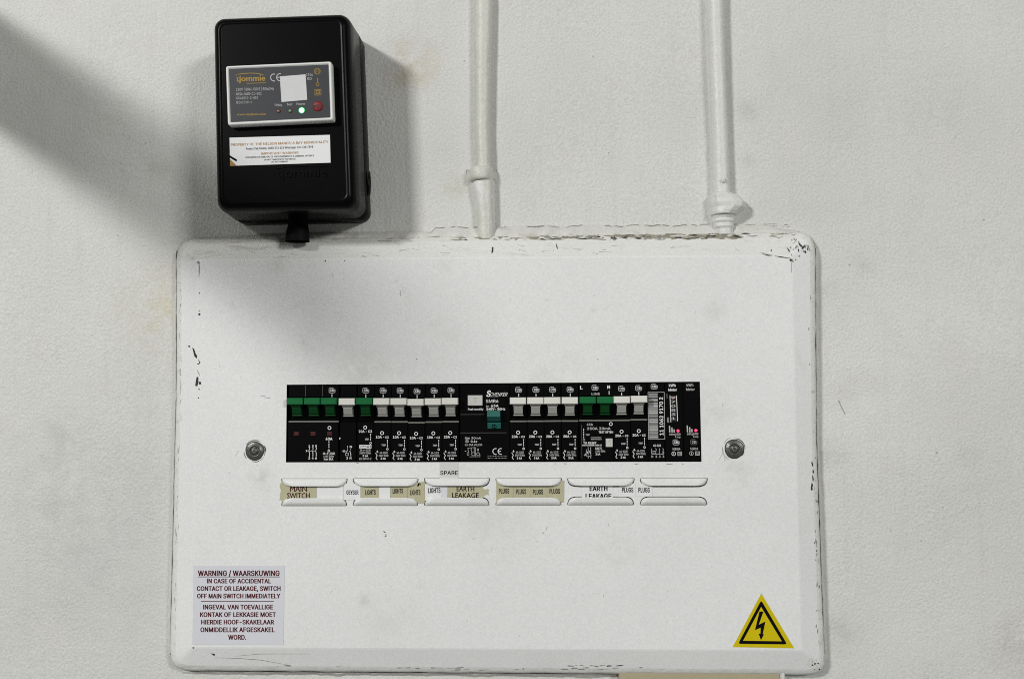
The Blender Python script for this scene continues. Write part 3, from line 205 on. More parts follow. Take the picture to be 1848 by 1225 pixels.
'x':(378,'21,0 171,218 171,171 29,379 100,379 147,306 164,279 179,253 193,229 207,206 175,206 190,229 202,253 216,279 233,306 282,379 352,379 209,169 209,214 358,0 287,0 231,85 214,112 200,136 187,159 173,182 205,182 191,159 178,136 165,112 148,85 91,0 155,194 191,232 224,192 189,155','0,31,30 4,3,5 1,2,25 25,10,1 28,24,2 25,2,24 1,10,11 11,7,1 28,2,29 30,29,2 0,30,2 2,1,32 5,3,1 6,5,1 1,7,6 9,26,17 17,18,9 27,23,17 17,26,27 9,18,8 12,8,18 20,19,21 16,15,14 17,23,22 22,21,17 21,19,17 17,19,34 18,17,34 16,14,18 14,13,18 12,18,13 27,24,35 27,26,24 25,24,26 10,25,26 26,9,10 9,8,10 11,10,8 11,8,33 1,3,32 0,2,32 8,12,33 7,11,33 16,18,34 24,28,35 23,27,35'),
'y':(389,'47,-139 61,-86 71,-87 88,-90 104,-89 118,-84 130,-74 141,-58 151,-36 163,-1 17,379 84,379 165,155 177,121 187,87 196,53 206,21 184,21 193,53 202,87 212,121 224,155 305,379 371,379 204,-58 191,-85 177,-107 159,-124 139,-136 117,-143 91,-145 77,-145 65,-143 54,-141 195,58','33,1,0 2,32,31 32,2,33 1,33,2 29,4,30 3,30,4 4,29,28 28,5,4 30,3,31 2,31,3 14,13,9 22,21,23 23,21,16 20,16,21 23,16,24 19,15,16 16,20,19 24,16,9 17,9,16 16,15,17 15,18,17 9,17,18 14,9,18 18,15,34 5,28,27 6,5,27 27,26,6 7,6,26 26,25,7 25,24,7 8,7,24 24,9,8 9,13,12 11,10,12 12,10,9 15,19,34 14,18,34'),
'z':(380,'42,0 42,46 254,320 254,323 48,323 48,379 333,379 333,331 126,60 126,56 339,56 339,0','1,0,9 9,8,1 1,8,2 3,2,7 7,2,8 3,7,6 9,0,11 11,10,9 5,4,3 3,6,5'),
'|':(229,'141,673 141,-164 88,-164 88,673','3,2,1 1,0,3'),
'~':(453,'52,150 55,188 66,218 82,240 103,255 127,263 151,266 175,264 197,256 220,241 246,221 262,207 275,198 286,193 299,192 318,196 332,207 341,226 344,253 400,253 397,215 386,185 370,163 349,148 326,139 301,137 276,139 254,148 232,162 207,182 190,195 177,204 166,209 154,210 136,207 121,196 111,178 108,150','1,0,37 37,36,1 2,1,36 36,35,2 3,2,35 35,4,3 33,32,7 33,7,6 31,30,9 9,8,31 31,8,32 7,32,8 4,35,34 5,4,34 34,33,5 33,6,5 10,28,11 25,14,26 14,13,26 26,13,27 13,12,27 28,27,12 11,28,12 15,24,23 23,22,15 16,15,22 22,21,16 17,16,21 21,20,17 20,19,17 18,17,19 14,25,24 24,15,14 28,10,29 30,29,10 9,30,10'),
'Δ':(473,'16,0 203,509 271,509 457,0 105,57 369,57 239,426 235,426','7,1,4 0,4,1 2,6,5 5,3,2 4,0,3 3,5,4 1,7,6 6,2,1'),
' ':(187,'','')}
_gl = {}
def push(v, f, ax, ay):
    """thicken a filled outline by moving its contour outwards"""
    f = [t if sum((v[t[i]][0] * v[t[(i + 1) % len(t)]][1] - v[t[(i + 1) % len(t)]][0] * v[t[i]][1]) for i in range(len(t))) > 0 else t[::-1] for t in f]
    ed = {(t[i], t[(i + 1) % len(t)]) for t in f for i in range(len(t))}
    nn = [[] for _ in v]
    for a, b in ed:
        if (b, a) in ed: continue
        dx, dy = v[b][0] - v[a][0], v[b][1] - v[a][1]; L = math.hypot(dx, dy)
        if L < 1e-6: continue
        for k in (a, b): nn[k].append((dy / L, -dx / L))
    o = []
    for p, q in zip(v, nn):
        mx, my = sum(t[0] for t in q), sum(t[1] for t in q); L = math.hypot(mx, my)
        if not q or L < .2: o.append(p); continue
        mx, my = mx / L, my / L; cs = max(.5, mx * q[0][0] + my * q[0][1])
        o.append((p[0] + mx * ax / cs, p[1] + my * ay / cs))
    return o, f
def _glyph(w, c):
    if (w, c) in _gl: return _gl[w, c]
    ad, vt, ft = GLYPHS[c]
    v = [tuple(int(q) / 1000 for q in p.split(',')) for p in vt.split()]
    f = [[int(q) for q in p.split(',')] for p in ft.split()]
    if w and v: v, f = push(v, f, (.019, .036)[w - 1], (.012, .017)[w - 1])
    _gl[w, c] = (ad / 1000, v, f)
    return _gl[w, c]
def lettering(s, bold, geo=False):
    k = (s, bold if geo else (bold > .008) + (bold >= .02), geo)
    if k not in _txt:
        if geo:
            hv, _ = _raw('H', 0); vs, fs = _raw(s, 0)
            if bold: vs, fs = push(vs, fs, bold, bold * .6)
        else:
            w = (bold > .008) + (bold >= .02)
            hv = _glyph(w, 'H')[1]; vs, fs, x = [], [], 0.0
            for c in s:
                ad, gv, gf = _glyph(w, c)
                n0 = len(vs)
                vs += [(x + p[0], p[1]) for p in gv]; fs += [[i + n0 for i in f] for f in gf]; x += ad + .012 * w
        h0, h1 = min(v[1] for v in hv), max(v[1] for v in hv)
        x0, x1 = min(v[0] for v in vs), max(v[0] for v in vs)
        _txt[k] = ([((x - x0) / (x1 - x0), (y - h0) / (h1 - h0)) for x, y in vs], fs)
    return _txt[k]
def text(mb, s, x0, yt, x1, yb, M, mat, tilt=0.0, bold=0.012, shear=0.0, rot=False, geo=False):
    """capitals fill yt..yb, the line fills x0..x1 (photo pixels), M maps a pixel onto the surface"""
    vs, fs = lettering(s, bold, geo)
    h = yb - yt
    ids = []
    for u, w in vs:
        if rot:                                   # reads upwards: u runs from yb to yt, height from x1 to x0
            q = (x1 - w * (x1 - x0), yb - u * h)
        else:
            q = (x0 + u * (x1 - x0) + shear * w * h, yb - w * h + tilt * u)
        ids.append(mb.vert(M(*q)))
    for f in fs: mb.face([ids[i] for i in f], mat)
def line(mb, pts, w, M, mat):
    for (ax, ay), (bx, by) in zip(pts, pts[1:]):
        L = math.hypot(bx - ax, by - ay) or 1
        nx, ny = -(by - ay) / L * w / 2, (bx - ax) / L * w / 2
        mb.poly([M(ax - nx, ay - ny), M(ax + nx, ay + ny), M(bx + nx, by + ny), M(bx - nx, by - ny)], mat)
def dash(mb, x, y0, y1, w, M, mat, on=3.2, off=1.3):
    y = y0
    while y < y1: line(mb, [(x, y), (x, min(y + on, y1))], w, M, mat); y += on + off
def ring(mb, cx, cy, r, w, M, mat, n=20, ry=None):
    ry = ry or r
    a = []; b = []
    for k in range(n):
        t = 2 * math.pi * k / n
        a.append(mb.vert(M(cx + r * math.cos(t), cy + ry * math.sin(t))))
        b.append(mb.vert(M(cx + (r - w) * math.cos(t), cy + (ry - w) * math.sin(t))))
    for k in range(n): mb.face([a[k], a[(k + 1) % n], b[(k + 1) % n], b[k]], mat)
def disc(mb, cx, cy, r, M, mat, n=18):
    mb.poly([M(cx + r * math.cos(2 * math.pi * k / n), cy + r * math.sin(2 * math.pi * k / n)) for k in range(n)], mat)
def frame(mb, x0, y0, x1, y1, w, M, mat):
    line(mb, [(x0, y0 + w / 2), (x1, y0 + w / 2)], w, M, mat); line(mb, [(x0, y1 - w / 2), (x1, y1 - w / 2)], w, M, mat)
    line(mb, [(x0 + w / 2, y0 + w), (x0 + w / 2, y1 - w)], w, M, mat); line(mb, [(x1 - w / 2, y0 + w), (x1 - w / 2, y1 - w)], w, M, mat)
def rect(mb, x0, y0, x1, y1, M, mat):
    mb.poly([M(x0, y0), M(x1, y0), M(x1, y1), M(x0, y1)], mat)
def plane(d): return lambda x, y: P(x, y, d)

# ------------------------------------------------------------------ materials
def nodes(name):
    m = bpy.data.materials.new(name); m.use_nodes = True
    nt = m.node_tree
    return m, nt, nt.nodes['Principled BSDF']
def N(nt, t, **kw):
    n = nt.nodes.new(t)
    for k, v in kw.items(): setattr(n, k, v)
    return n
def coords(nt):
    return N(nt, 'ShaderNodeTexCoord').outputs['Object']
def noise_tex(nt, vec, scale, detail=3, rough=.5, dist=0):
    n = N(nt, 'ShaderNodeTexNoise'); n.inputs['Scale'].default_value = scale; n.inputs['Detail'].default_value = detail
    n.inputs['Roughness'].default_value = rough; n.inputs['Distortion'].default_value = dist
    nt.links.new(vec, n.inputs['Vector']); return n.outputs['Fac']
def ramp(nt, fac, p0, p1, c0=(0, 0, 0, 1), c1=(1, 1, 1, 1)):
    r = N(nt, 'ShaderNodeValToRGB'); r.color_ramp.elements[0].position = p0; r.color_ramp.elements[1].position = p1
    r.color_ramp.elements[0].color = c0; r.color_ramp.elements[1].color = c1
    nt.links.new(fac, r.inputs['Fac']); return r.outputs['Color']
def mix(nt, fac, a, b):
    x = N(nt, 'ShaderNodeMix', data_type='RGBA')
    if isinstance(fac, float): x.inputs['Factor'].default_value = fac
    else: nt.links.new(fac, x.inputs['Factor'])
    for s, v in (('A', a), ('B', b)):
        i = [q for q in x.inputs if q.name == s and q.type == 'RGBA'][0]
        if isinstance(v, tuple): i.default_value = (*v, 1)
        else: nt.links.new(v, i)
    return [q for q in x.outputs if q.type == 'RGBA'][0]
def mult(nt, a, b):
    x = N(nt, 'ShaderNodeVectorMath', operation='MULTIPLY'); nt.links.new(a, x.inputs[0]); nt.links.new(b, x.inputs[1]); return x.outputs[0]
def math_n(nt, op, a, b=None):
    n = N(nt, 'ShaderNodeMath', operation=op); n.use_clamp = False
    for i, v in enumerate((a, b)):
        if v is None: continue
        if isinstance(v, (int, float)): n.inputs[i].default_value = v
        else: nt.links.new(v, n.inputs[i])
    return n.outputs[0]
def bump(nt, h, dist, strength=1.0, prev=None):
    b = N(nt, 'ShaderNodeBump'); b.inputs['Distance'].default_value = dist; b.inputs['Strength'].default_value = strength
    nt.links.new(h, b.inputs['Height'])
    if prev is not None: nt.links.new(prev, b.inputs['Normal'])
    return b.outputs['Normal']
def simple(name, col, rough=.5, var=.06, vscale=300, bscale=0, bdist=0, spec=.5, metal=0):
    m, nt, p = nodes(name)
    v = coords(nt)
    f = noise_tex(nt, v, vscale, 3)
    c0 = tuple(max(0, x * (1 - var)) for x in col); c1 = tuple(min(1, x * (1 + var)) for x in col)
    nt.links.new(mix(nt, f, c0, c1), p.inputs['Base Color'])
    p.inputs['Roughness'].default_value = rough; p.inputs['Specular IOR Level'].default_value = spec
    p.inputs['Metallic'].default_value = metal
    if bscale: nt.links.new(bump(nt, noise_tex(nt, v, bscale, 2), bdist), p.inputs['Normal'])
    return m
def glow(name, col, strength):
    m, nt, p = nodes(name)
    p.inputs['Base Color'].default_value = (*col, 1); p.inputs['Emission Color'].default_value = (*col, 1)
    p.inputs['Emission Strength'].default_value = strength; return m

def near(nt, vec, c, r, squash=(1, 1, 1)):
    """1 at point c falling to 0 at radius r"""
    mp = N(nt, 'ShaderNodeMapping'); mp.vector_type = 'POINT'
    mp.inputs['Location'].default_value = tuple(-c[i] * squash[i] / r for i in range(3))
    mp.inputs['Scale'].default_value = tuple(squash[i] / r for i in range(3))
    nt.links.new(vec, mp.inputs['Vector'])
    g = N(nt, 'ShaderNodeTexGradient', gradient_type='SPHERICAL'); nt.links.new(mp.outputs[0], g.inputs[0])
    return g.outputs['Fac']

def wall_paint():
    m, nt, p = nodes('wall_paint'); v = coords(nt)
    base = mix(nt, ramp(nt, noise_tex(nt, v, 6, 5, .6), .34, .66), (.625, .622, .600), (.725, .720, .700))
    base = mix(nt, ramp(nt, noise_tex(nt, v, 24, 3, .6), .45, .75), base, (.655, .643, .608))
    # yellowish stains, each a blotch of its own with ragged edges
    rag = noise_tex(nt, v, 60, 5, .65)
    for (px, py, r, k, col) in ((742, 118, .030, .60, (.52, .46, .34)), (300, 560, .05, .5, (.60, .54, .40)),
                                (820, 335, .013, .5, (.50, .46, .34)), (285, 300, .012, .35, (.45, .43, .38)),
                                (1515, 1140, .022, .35, (.46, .45, .42)), (1835, 1160, .03, .4, (.50, .45, .43)),
                                (1500, 820, .018, .35, (.47, .46, .43)), (90, 900, .07, .3, (.52, .52, .50)),
                                (250, 880, .05, .25, (.50, .51, .49)), (1750, 820, .014, .35, (.50, .50, .48)), (180, 1010, .06, .35, (.52, .53, .52)), (120, 790, .03, .35, (.50, .49, .46)), (1350, 200, .012, .5, (.52, .52, .48)), (1345, 290, .010, .5, (.53, .52, .48)), (1495, 520, .010, .5, (.52, .52, .50)), (640, 90, .012, .4, (.56, .53, .44)), (600, 415, .02, .4, (.52, .51, .47)), (1560, 480, .014, .3, (.54, .54, .51)), (1680, 180, .05, .2, (.56, .56, .54))):
        g = near(nt, v, P(px, py), r, (1, .01, 1))
        f = math_n(nt, 'MULTIPLY', math_n(nt, 'MULTIPLY', g, ramp(nt, rag, .36, .62)), k * 1.6)
        f = math_n(nt, 'MINIMUM', f, .8)
        base = mix(nt, f, base, col)
    mpv = N(nt, 'ShaderNodeMapping'); mpv.inputs['Scale'].default_value = (1, 1, .08); nt.links.new(v, mpv.inputs[0])
    base = mix(nt, math_n(nt, 'MULTIPLY', ramp(nt, noise_tex(nt, mpv.outputs[0], 90, 4, .6), .55, .72), .20), base, (.52, .515, .49))
    # tiny specks
    sp = ramp(nt, noise_tex(nt, v, 420, 1), .80, .83)
    base = mix(nt, math_n(nt, 'MULTIPLY', sp, .35), base, (.22, .20, .17))
    gr = ramp(nt, noise_tex(nt, v, 620, 2, .7), .3, .7, (.89, .89, .885, 1), (1.07, 1.07, 1.07, 1))
    base = mult(nt, base, gr)
    nt.links.new(base, p.inputs['Base Color'])
    p.inputs['Roughness'].default_value = .62; p.inputs['Specular IOR Level'].default_value = .3
    b = bump(nt, noise_tex(nt, v, 9, 3), .006, .35)
    b = bump(nt, noise_tex(nt, v, 95, 4, .6), .0012, .5, b)
    mod = ramp(nt, noise_tex(nt, v, 16, 2), .3, .7, (.45, .45, .45, 1), (1, 1, 1, 1))
    st = math_n(nt, 'MULTIPLY', noise_tex(nt, v, 430, 2, .55), mod)
    b = bump(nt, st, .0012, .7, b)
    # vertical brush marks
    mp = N(nt, 'ShaderNodeMapping'); mp.inputs['Scale'].default_value = (1, 1, .06); nt.links.new(v, mp.inputs[0])
    b = bump(nt, noise_tex(nt, mp.outputs[0], 330, 3), .0006, .25, b)
    nt.links.new(b, p.inputs['Normal'])
    return m

def enamel(name, col, dirty=.0, bumpy=.0):
    m, nt, p = nodes(name); v = coords(nt)
    c = tuple(x * .96 for x in col)
    base = mix(nt, ramp(nt, noise_tex(nt, v, 11, 4), .3, .7), c, col)
    if name == 'cover_enamel':
        rg = noise_tex(nt, v, 85, 4, .6)
        for (px, py, r, k) in ((425, 552, .006, .5), (541, 616, .007, .45), (1076, 558, .005, .5), (500, 480, .012, .25), (800, 600, .016, .2), (655, 1082, .006, .4), (1290, 560, .012, .2), (470, 860, .014, .3), (1330, 850, .016, .25), (1000, 675, .03, .18), (650, 675, .03, .22), (890, 940, .04, .16), (560, 730, .02, .2), (1290, 740, .02, .2), (1100, 990, .02, .18), (700, 1120, .03, .14)):
            g = near(nt, v, P(px, py, .016) - P(895, 1212, 0), r, (1, .01, 1))
            base = mix(nt, math_n(nt, 'MINIMUM', math_n(nt, 'MULTIPLY', math_n(nt, 'MULTIPLY', g, ramp(nt, rg, .38, .62)), k * 1.6), .6), base, (.50, .49, .45))
    # faint smudges and fine specks
    sm = ramp(nt, noise_tex(nt, v, 38, 5, .7, .4), .60, .80)
    base = mix(nt, math_n(nt, 'MULTIPLY', sm, .22 + dirty * .5), base, (.46, .45, .41))
    sp = ramp(nt, noise_tex(nt, v, 520, 1), .79, .82)
    base = mix(nt, math_n(nt, 'MULTIPLY', sp, .3 + dirty * .5), base, (.16, .15, .13))
    if dirty:
        mp = N(nt, 'ShaderNodeMapping'); mp.inputs['Scale'].default_value = (.22, 1, 1); nt.links.new(v, mp.inputs[0])
        g = ramp(nt, noise_tex(nt, mp.outputs[0], 170, 5, .7, .6), .56, .70)
        base = mix(nt, math_n(nt, 'MULTIPLY', g, dirty), base, (.33, .30, .23))
    gr = ramp(nt, noise_tex(nt, v, 640, 2, .7), .3, .7, (.93, .93, .93, 1), (1.045, 1.045, 1.045, 1))
    base = mult(nt, base, gr)
    nt.links.new(base, p.inputs['Base Color'])
    p.inputs['Roughness'].default_value = .42; p.inputs['Specular IOR Level'].default_value = .35
    b = bump(nt, noise_tex(nt, v, 14, 2), .003, .12)
    b = bump(nt, noise_tex(nt, v, 700, 2), .0004, .22 + bumpy * .3, b)
    if bumpy: b = bump(nt, noise_tex(nt, v, 130, 4, .6), .0018, bumpy, b)
    nt.links.new(b, p.inputs['Normal'])
    return m

M_WALL = wall_paint()
M_COVER = enamel('cover_enamel', (.81, .81, .80))
M_RIM = enamel('rim_overpaint', (.77, .765, .74), .38, .35)
M_TOPRIM = enamel('top_rim_overpaint', (.74, .73, .69), .75, .6)
M_LIP = enamel('lip_enamel', (.80, .80, .785), .05)
M_PIPE = enamel('pipe_overpaint', (.655, .645, .59), .10, .55)
M_PIPE2 = enamel('pipe_overpaint_pale', (.72, .712, .69), .08, .5)
M_CAULK = enamel('caulk_paint', (.66, .65, .61), .45, .7)
M_RIDGE = enamel('ridge_paint', (.70, .69, .655), .22, .5)
M_CHIP = simple('bare_dark_chip', (.02, .02, .018), .7)
M_SCUFF = simple('grey_scuff', (.26, .25, .22), .8, .3, 900)
M_BROWN = simple('brown_grime', (.30, .27, .20), .8, .3, 900)
M_BLACK = simple('black_moulding', (.0028, .0028, .003), .30, .2, 200, 900, .00003, .08)
M_HOUSE = simple('black_housing', (.0022, .0023, .0023), .28, .2, 200, 1600, .00001, .07)
M_SLEEVE = simple('black_sleeve', (.0035, .0035, .0035), .6, spec=.1)
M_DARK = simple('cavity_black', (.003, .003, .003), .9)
M_PRINT = simple('white_print', (.88, .88, .86), .6, .12, 1500)
M_PRINTG = simple('worn_grey_print', (.50, .50, .49), .6, .35, 1200)
M_PRINTD = simple('faint_print', (.13, .13, .13), .6, .3, 1200)
M_REDP = simple('dark_red_print', (.10, .006, .008), .6)
M_LEDGE = simple('ledge_highlight_and_bar_grey', (.20, .20, .18), .5, .3, 700)  # black chamfer's highlight painted in as grey; also the grey barcode bars
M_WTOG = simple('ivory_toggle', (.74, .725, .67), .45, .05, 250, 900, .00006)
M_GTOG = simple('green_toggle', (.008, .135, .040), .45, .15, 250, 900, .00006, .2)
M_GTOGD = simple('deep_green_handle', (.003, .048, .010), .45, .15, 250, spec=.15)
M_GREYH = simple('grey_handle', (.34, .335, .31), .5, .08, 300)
M_TEAL = simple('teal_toggle', (.010, .115, .095), .42, .1, 250)
M_BTN = simple('ivory_button', (.58, .57, .53), .5, .05, 300)
M_PAPERW = simple('white_paper', (.78, .78, .78), .7, .03, 120)
M_PAPERB = simple('beige_tape', (.47, .445, .295), .65, .06, 150, spec=.2)
M_PAPERR = simple('torn_tape', (.50, .44, .27), .7, .15, 400)
M_SPARE = simple('translucent_tape', (.66, .66, .65), .35, .03, 120)
M_STICK = simple('lilac_grey_sticker', (.68, .68, .725), .45, .03, 90, spec=.3)
M_INKR = simple('oxblood_ink', (.085, .007, .011), .6, spec=.08)
M_INKM = simple('maroon_ink', (.050, .006, .010), .6, spec=.08)
M_INK = simple('black_ink', (.004, .004, .005), .6, spec=.06)
M_YEL = simple('hazard_yellow', (.62, .49, .004), .55, .05, 150, spec=.12)
M_YEDGE = simple('sticker_edge', (.18, .15, .02), .6)
M_BEZEL = simple('white_bezel', (.74, .735, .72), .4, .03, 200)
M_FACE = simple('slate_face', (.040, .041, .046), .45, .06, 200, spec=.25)
M_GOLD = simple('gold_print', (.36, .23, .05), .5, .1, 900, spec=.2)
M_GOLDP = simple('ochre_print', (.34, .17, .025), .5, .1, 900)
M_KEY = simple('red_rubber_key', (.20, .008, .012), .5, .1, 300)
M_KEYT = simple('dark_key_print', (.05, .003, .005), .6)
M_LEDR = simple('unlit_red_led', (.24, .10, .095), .3)
M_LEDN = simple('dim_green_led', (.16, .30, .18), .3)
M_LEDRIM = simple('led_rim', (.07, .015, .015), .5)
M_LEDON = glow('lit_green_led', (.55, 1.0, .72), 3.0)
M_LEDHALO = glow('green_led_lens', (.02, .34, .10), .45)
M_PINK = glow('lit_red_led', (1.0, .05, .16), 1.1)
M_STEEL = simple('greasy_steel', (.16, .16, .15), .38, .35, 600, 900, .0002, .5, .75)
M_GREASE = simple('grease_ring', (.035, .035, .032), .6, .4, 900)
M_BEIGE = simple('cream_trunking', (.42, .37, .24), .5, .04, 60, 200, .0004)
M_SHADOWARM = simple('shadow_arm_grey', (.55, .55, .53), .5)

# ------------------------------------------------------------------ the wall
def build_wall():
    mb = MB()
    # one plastered sheet, gently uneven
    xs = [-3.0, -1.6] + [-.9 + .02 * k for k in range(91)] + [1.6, 3.0]
    zs = [-1.7, -1.0] + [-.6 + .02 * k for k in range(61)] + [1.0, 1.9]
    rows = []
    for z in zs:
        rows.append([(x, 0.0012 * noise.noise(Vector((x * 9, z * 9, 3.1))) + .0004 * noise.noise(Vector((x * 40, z * 40, 1.0))), z) for x in xs])
    mb.grid(rows, 0, True)
    # small dents, specks and hairline marks that show as such on the plaster
    def Mw(x, y):
        p = P(x, y, 0)
        return Vector((p.x, 0.0012 * noise.noise(Vector((p.x * 9, p.z * 9, 3.1))) + .0004 * noise.noise(Vector((p.x * 40, p.z * 40, 1.0))) - .00025, p.z))
    for (px, py, r) in ((1775, 397, 1.6), (1533, 478, 1.8), (735, 178, 1.0), (1070, 102, 1.2), (1098, 276, 1.0), (213, 425, 1.3), (263, 258, 1.2),
                        (1690, 816, 1.7), (1607, 957, 1.2), (1662, 975, 1.3), (838, 110, 1.2)):
        mb.poly([Mw(px + r * (.7 + .5 * random.random()) * math.cos(a), py + r * (.6 + .6 * random.random()) * math.sin(a)) for a in [k * .785 for k in range(8)]], 1)
    line(mb, [(1513, 722), (1519, 735), (1525, 747)], 1.7, Mw, 1)
    line(mb, [(65, 1112), (70, 1122), (76, 1128)], 2.0, Mw, 2)
    line(mb, [(70, 820), (78, 820)], 1.4, Mw, 2)
    return tag(mb.build('wall', [M_WALL, simple('faint_wall_mark', (.36, .35, .32), .8, .3, 900), M_PIPE]), kind='structure')
wall = build_wall()
fix_normals(wall)

# ------------------------------------------------------------------ distribution board
D_RIM, D_FACE = 0.0098, 0.0162
def resample(pts, n):
    L = [0]
    for a, b in zip(pts, pts[1:]): L.append(L[-1] + math.hypot(b[0] - a[0], b[1] - a[1]))
    out = []
    for k in range(n):
        t = L[-1] * k / (n - 1)
        for i in range(len(pts) - 1):
            if t <= L[i + 1] + 1e-9:
                f = (t - L[i]) / max(1e-9, L[i + 1] - L[i]); a, b = pts[i], pts[i + 1]
                out.append((a[0] + f * (b[0] - a[0]), a[1] + f * (b[1] - a[1]))); break
    return out
# outline of the pressed steel cover: sides and corners, clockwise from the top left corner
C_TL = [(320, 468), (321.5, 455), (327, 444), (336, 436), (350, 432)]
T_TOP = [(350, 432), (600, 430), (900, 427), (1150, 423.5), (1300, 421.5), (1436, 420)]
C_TR = [(1436, 420), (1450, 421.5), (1461, 428), (1467, 438), (1469.5, 452)]
T_RIGHT = [(1469.5, 452), (1470.5, 600), (1472, 790), (1477, 930), (1482, 1080), (1486.5, 1178)]
C_BR = [(1486.5, 1178), (1487, 1195), (1482.5, 1207), (1473, 1214), (1458, 1216)]
T_BOT = [(1458, 1216), (1280, 1214.5), (1000, 1212.5), (640, 1210), (340, 1208)]
C_BL = [(340, 1208), (326, 1206), (316, 1199), (310.5, 1189), (309, 1172)]
T_LEFT = [(309, 1172), (310.5, 1100), (313, 1000), (317, 820), (320, 700), (320, 468)]
I_TL, I_TR, I_BR, I_BL = (357, 470.5), (1427, 463), (1446, 1172), (349, 1167)
WIN = [(517.5, 694), (1263, 688.5), (1266, 833), (516, 834)]

def lerp(a, b, f): return (a[0] + (b[0] - a[0]) * f, a[1] + (b[1] - a[1]) * f)

def build_board():
    root = thing('distribution_board', P(895, 1212, 0), 'white painted steel distribution board cover with pressed edges and a long breaker window', 'electrical panel')
    NS, NC = 60, 7
    outer, inner, side = [], [], []
    for k, (c, s, ia, ib) in enumerate(((C_TL, T_TOP, I_TL, I_TR), (C_TR, T_RIGHT, I_TR, I_BR), (C_BR, T_BOT, I_BR, I_BL), (C_BL, T_LEFT, I_BL, I_TL))):
        for q in resample(c, NC)[:-1]: outer.append(q); inner.append(ia); side.append(k)
        rs = resample(s, NS)
        for j, q in enumerate(rs[:-1]): outer.append(q); inner.append(lerp(ia, ib, j / (NS - 1))); side.append(k)
    cen = (895, 820)
    def wob(q, a, f=.035, z=0): return a * noise.noise(Vector((q[0] * f, q[1] * f, z)))
    mb = MB()
    n = len(outer)
    def lerp_ring(fr, d, amp):
        r = []
        for o_, i_ in zip(outer, inner):
            q = lerp(o_, i_, fr)
            w = wob(q, amp)
            r.append(P(q[0] + w * 2.0, q[1] + w * 2.0, d + .0003 * w))
        return r
    rings = [lerp_ring(-.04, .0008, .6), lerp_ring(-.02, .0062, .6), lerp_ring(0, .0088, .5), lerp_ring(.045, D_RIM, .5), lerp_ring(.16, D_RIM + .0010, .4),
             lerp_ring(.20, D_RIM + .0014, .3), lerp_ring(.93, D_FACE - .0003, .15)]
    last = [P(*i_, D_FACE) for i_ in inner]
    rings.append(last)
    ids = [[mb.vert(p) for p in r] for r in rings]
    for li, (a, b) in enumerate(zip(ids, ids[1:])):
        for k in range(n):
            k2 = (k + 1) % n
            mat = 1 if li < 5 else 0
            if li < 6 and side[k] == 0: mat = 2 if li < 5 else 1
            mb.face([a[k], a[k2], b[k2], b[k]], mat, li < 5)
    # flat front around the window opening (four mitred pieces) and the cut edge of the sheet
    wf = [P(*q, D_FACE) for q in WIN]; wb = [P(*q, D_FACE - .004) for q in WIN]
    I = ids[-1]; starts = []
    for k in range(4): starts.append(max(i for i in range(n) if side[i] == k and inner[i] == (I_TL, I_TR, I_BR, I_BL)[k]))
    wid = [mb.vert(p) for p in wf]; wbd = [mb.vert(p) for p in wb]
    for k in range(4):
        a = starts[k]; b = starts[(k + 1) % 4] + (n if k == 3 else 0)
        seq = [I[i % n] for i in range(a, b + 1)]
        mb.face(seq + [wid[(k + 1) % 4], wid[k]], 0)
        mb.face([wid[k], wid[(k + 1) % 4], wbd[(k + 1) % 4], wbd[k]], 0)
    cover = mb.build('cover', [M_COVER, M_RIM, M_TOPRIM, M_CHIP, M_SCUFF, M_BROWN], root)
    bm = bmesh.new(); bm.from_mesh(cover.data); bmesh.ops.remove_doubles(bm, verts=bm.verts, dist=1e-6)
    bmesh.ops.recalc_face_normals(bm, faces=bm.faces)
    bm.to_mesh(cover.data); bvh = BVHTree.FromBMesh(bm); bm.free()
    # chips, scuffs and pencil-thin scratches lie on whatever part of the pressing they show on
    def on_cover(px, py, lift=.00012):
        h = bvh.ray_cast(CAM - Vector(root.location), ray(px, py))
        if h[0] is None: return None
        nrm = h[1] if h[1].dot(ray(px, py)) < 0 else -h[1]
        return h[0] + nrm * lift + Vector(root.location)
    ch = MB()
    lvl = [0]
    def blob(pts, mat):
        lvl[0] = (lvl[0] + 1) % 12
        q = [on_cover(*p, .00008 + lvl[0] * .000012) for p in pts]
        if None not in q: ch.poly(q, mat)
    def stroke(pts, w, mat):
        n_ = len(pts)
        for i in range(n_ - 1):
            (ax, ay), (bx, by) = pts[i], pts[i + 1]
            wa = w * (.35 if i == 0 else 1); wb_ = w * (.35 if i == n_ - 2 else 1)
            L = math.hypot(bx - ax, by - ay) or 1; nx, ny = -(by - ay) / L / 2, (bx - ax) / L / 2
            blob([(ax - nx * wa, ay - ny * wa), (ax + nx * wa, ay + ny * wa), (bx + nx * wb_, by + ny * wb_), (bx - nx * wb_, by - ny * wb_)], mat)
    def spot(x, y, r, mat, el=1.0):
        blob([(x + r * el * (.6 + .6 * random.random()) * math.cos(t), y + r * (.6 + .6 * random.random()) * math.sin(t)) for t in [k * math.pi / 4 for k in range(8)]], mat)
    def flake(x, y, L, w, ang, mat):
        # an irregular chip of paint
        n_ = 9; pts = []
        for k in range(n_):
            t = 2 * math.pi * k / n_
            u = L / 2 * math.cos(t) * random.uniform(.6, 1.15); v = w / 2 * math.sin(t) * random.uniform(.35, 1.5)
            pts.append((x + u * math.cos(ang) - v * math.sin(ang), y + u * math.sin(ang) + v * math.cos(ang)))
        blob(pts, mat)
    spot(342, 625, 2.0, 3); blob([(347, 627), (350, 629), (356, 642), (355, 647), (351, 643)], 3)
    stroke([(357, 648), (361, 654), (358, 657), (355, 656)], 1.6, 3)
    stroke([(355, 667), (359, 674), (360, 678)], 1.4, 4)
    blob([(355, 680), (358, 680), (358, 690), (356, 697), (352.5, 696), (353.5, 688)], 3)
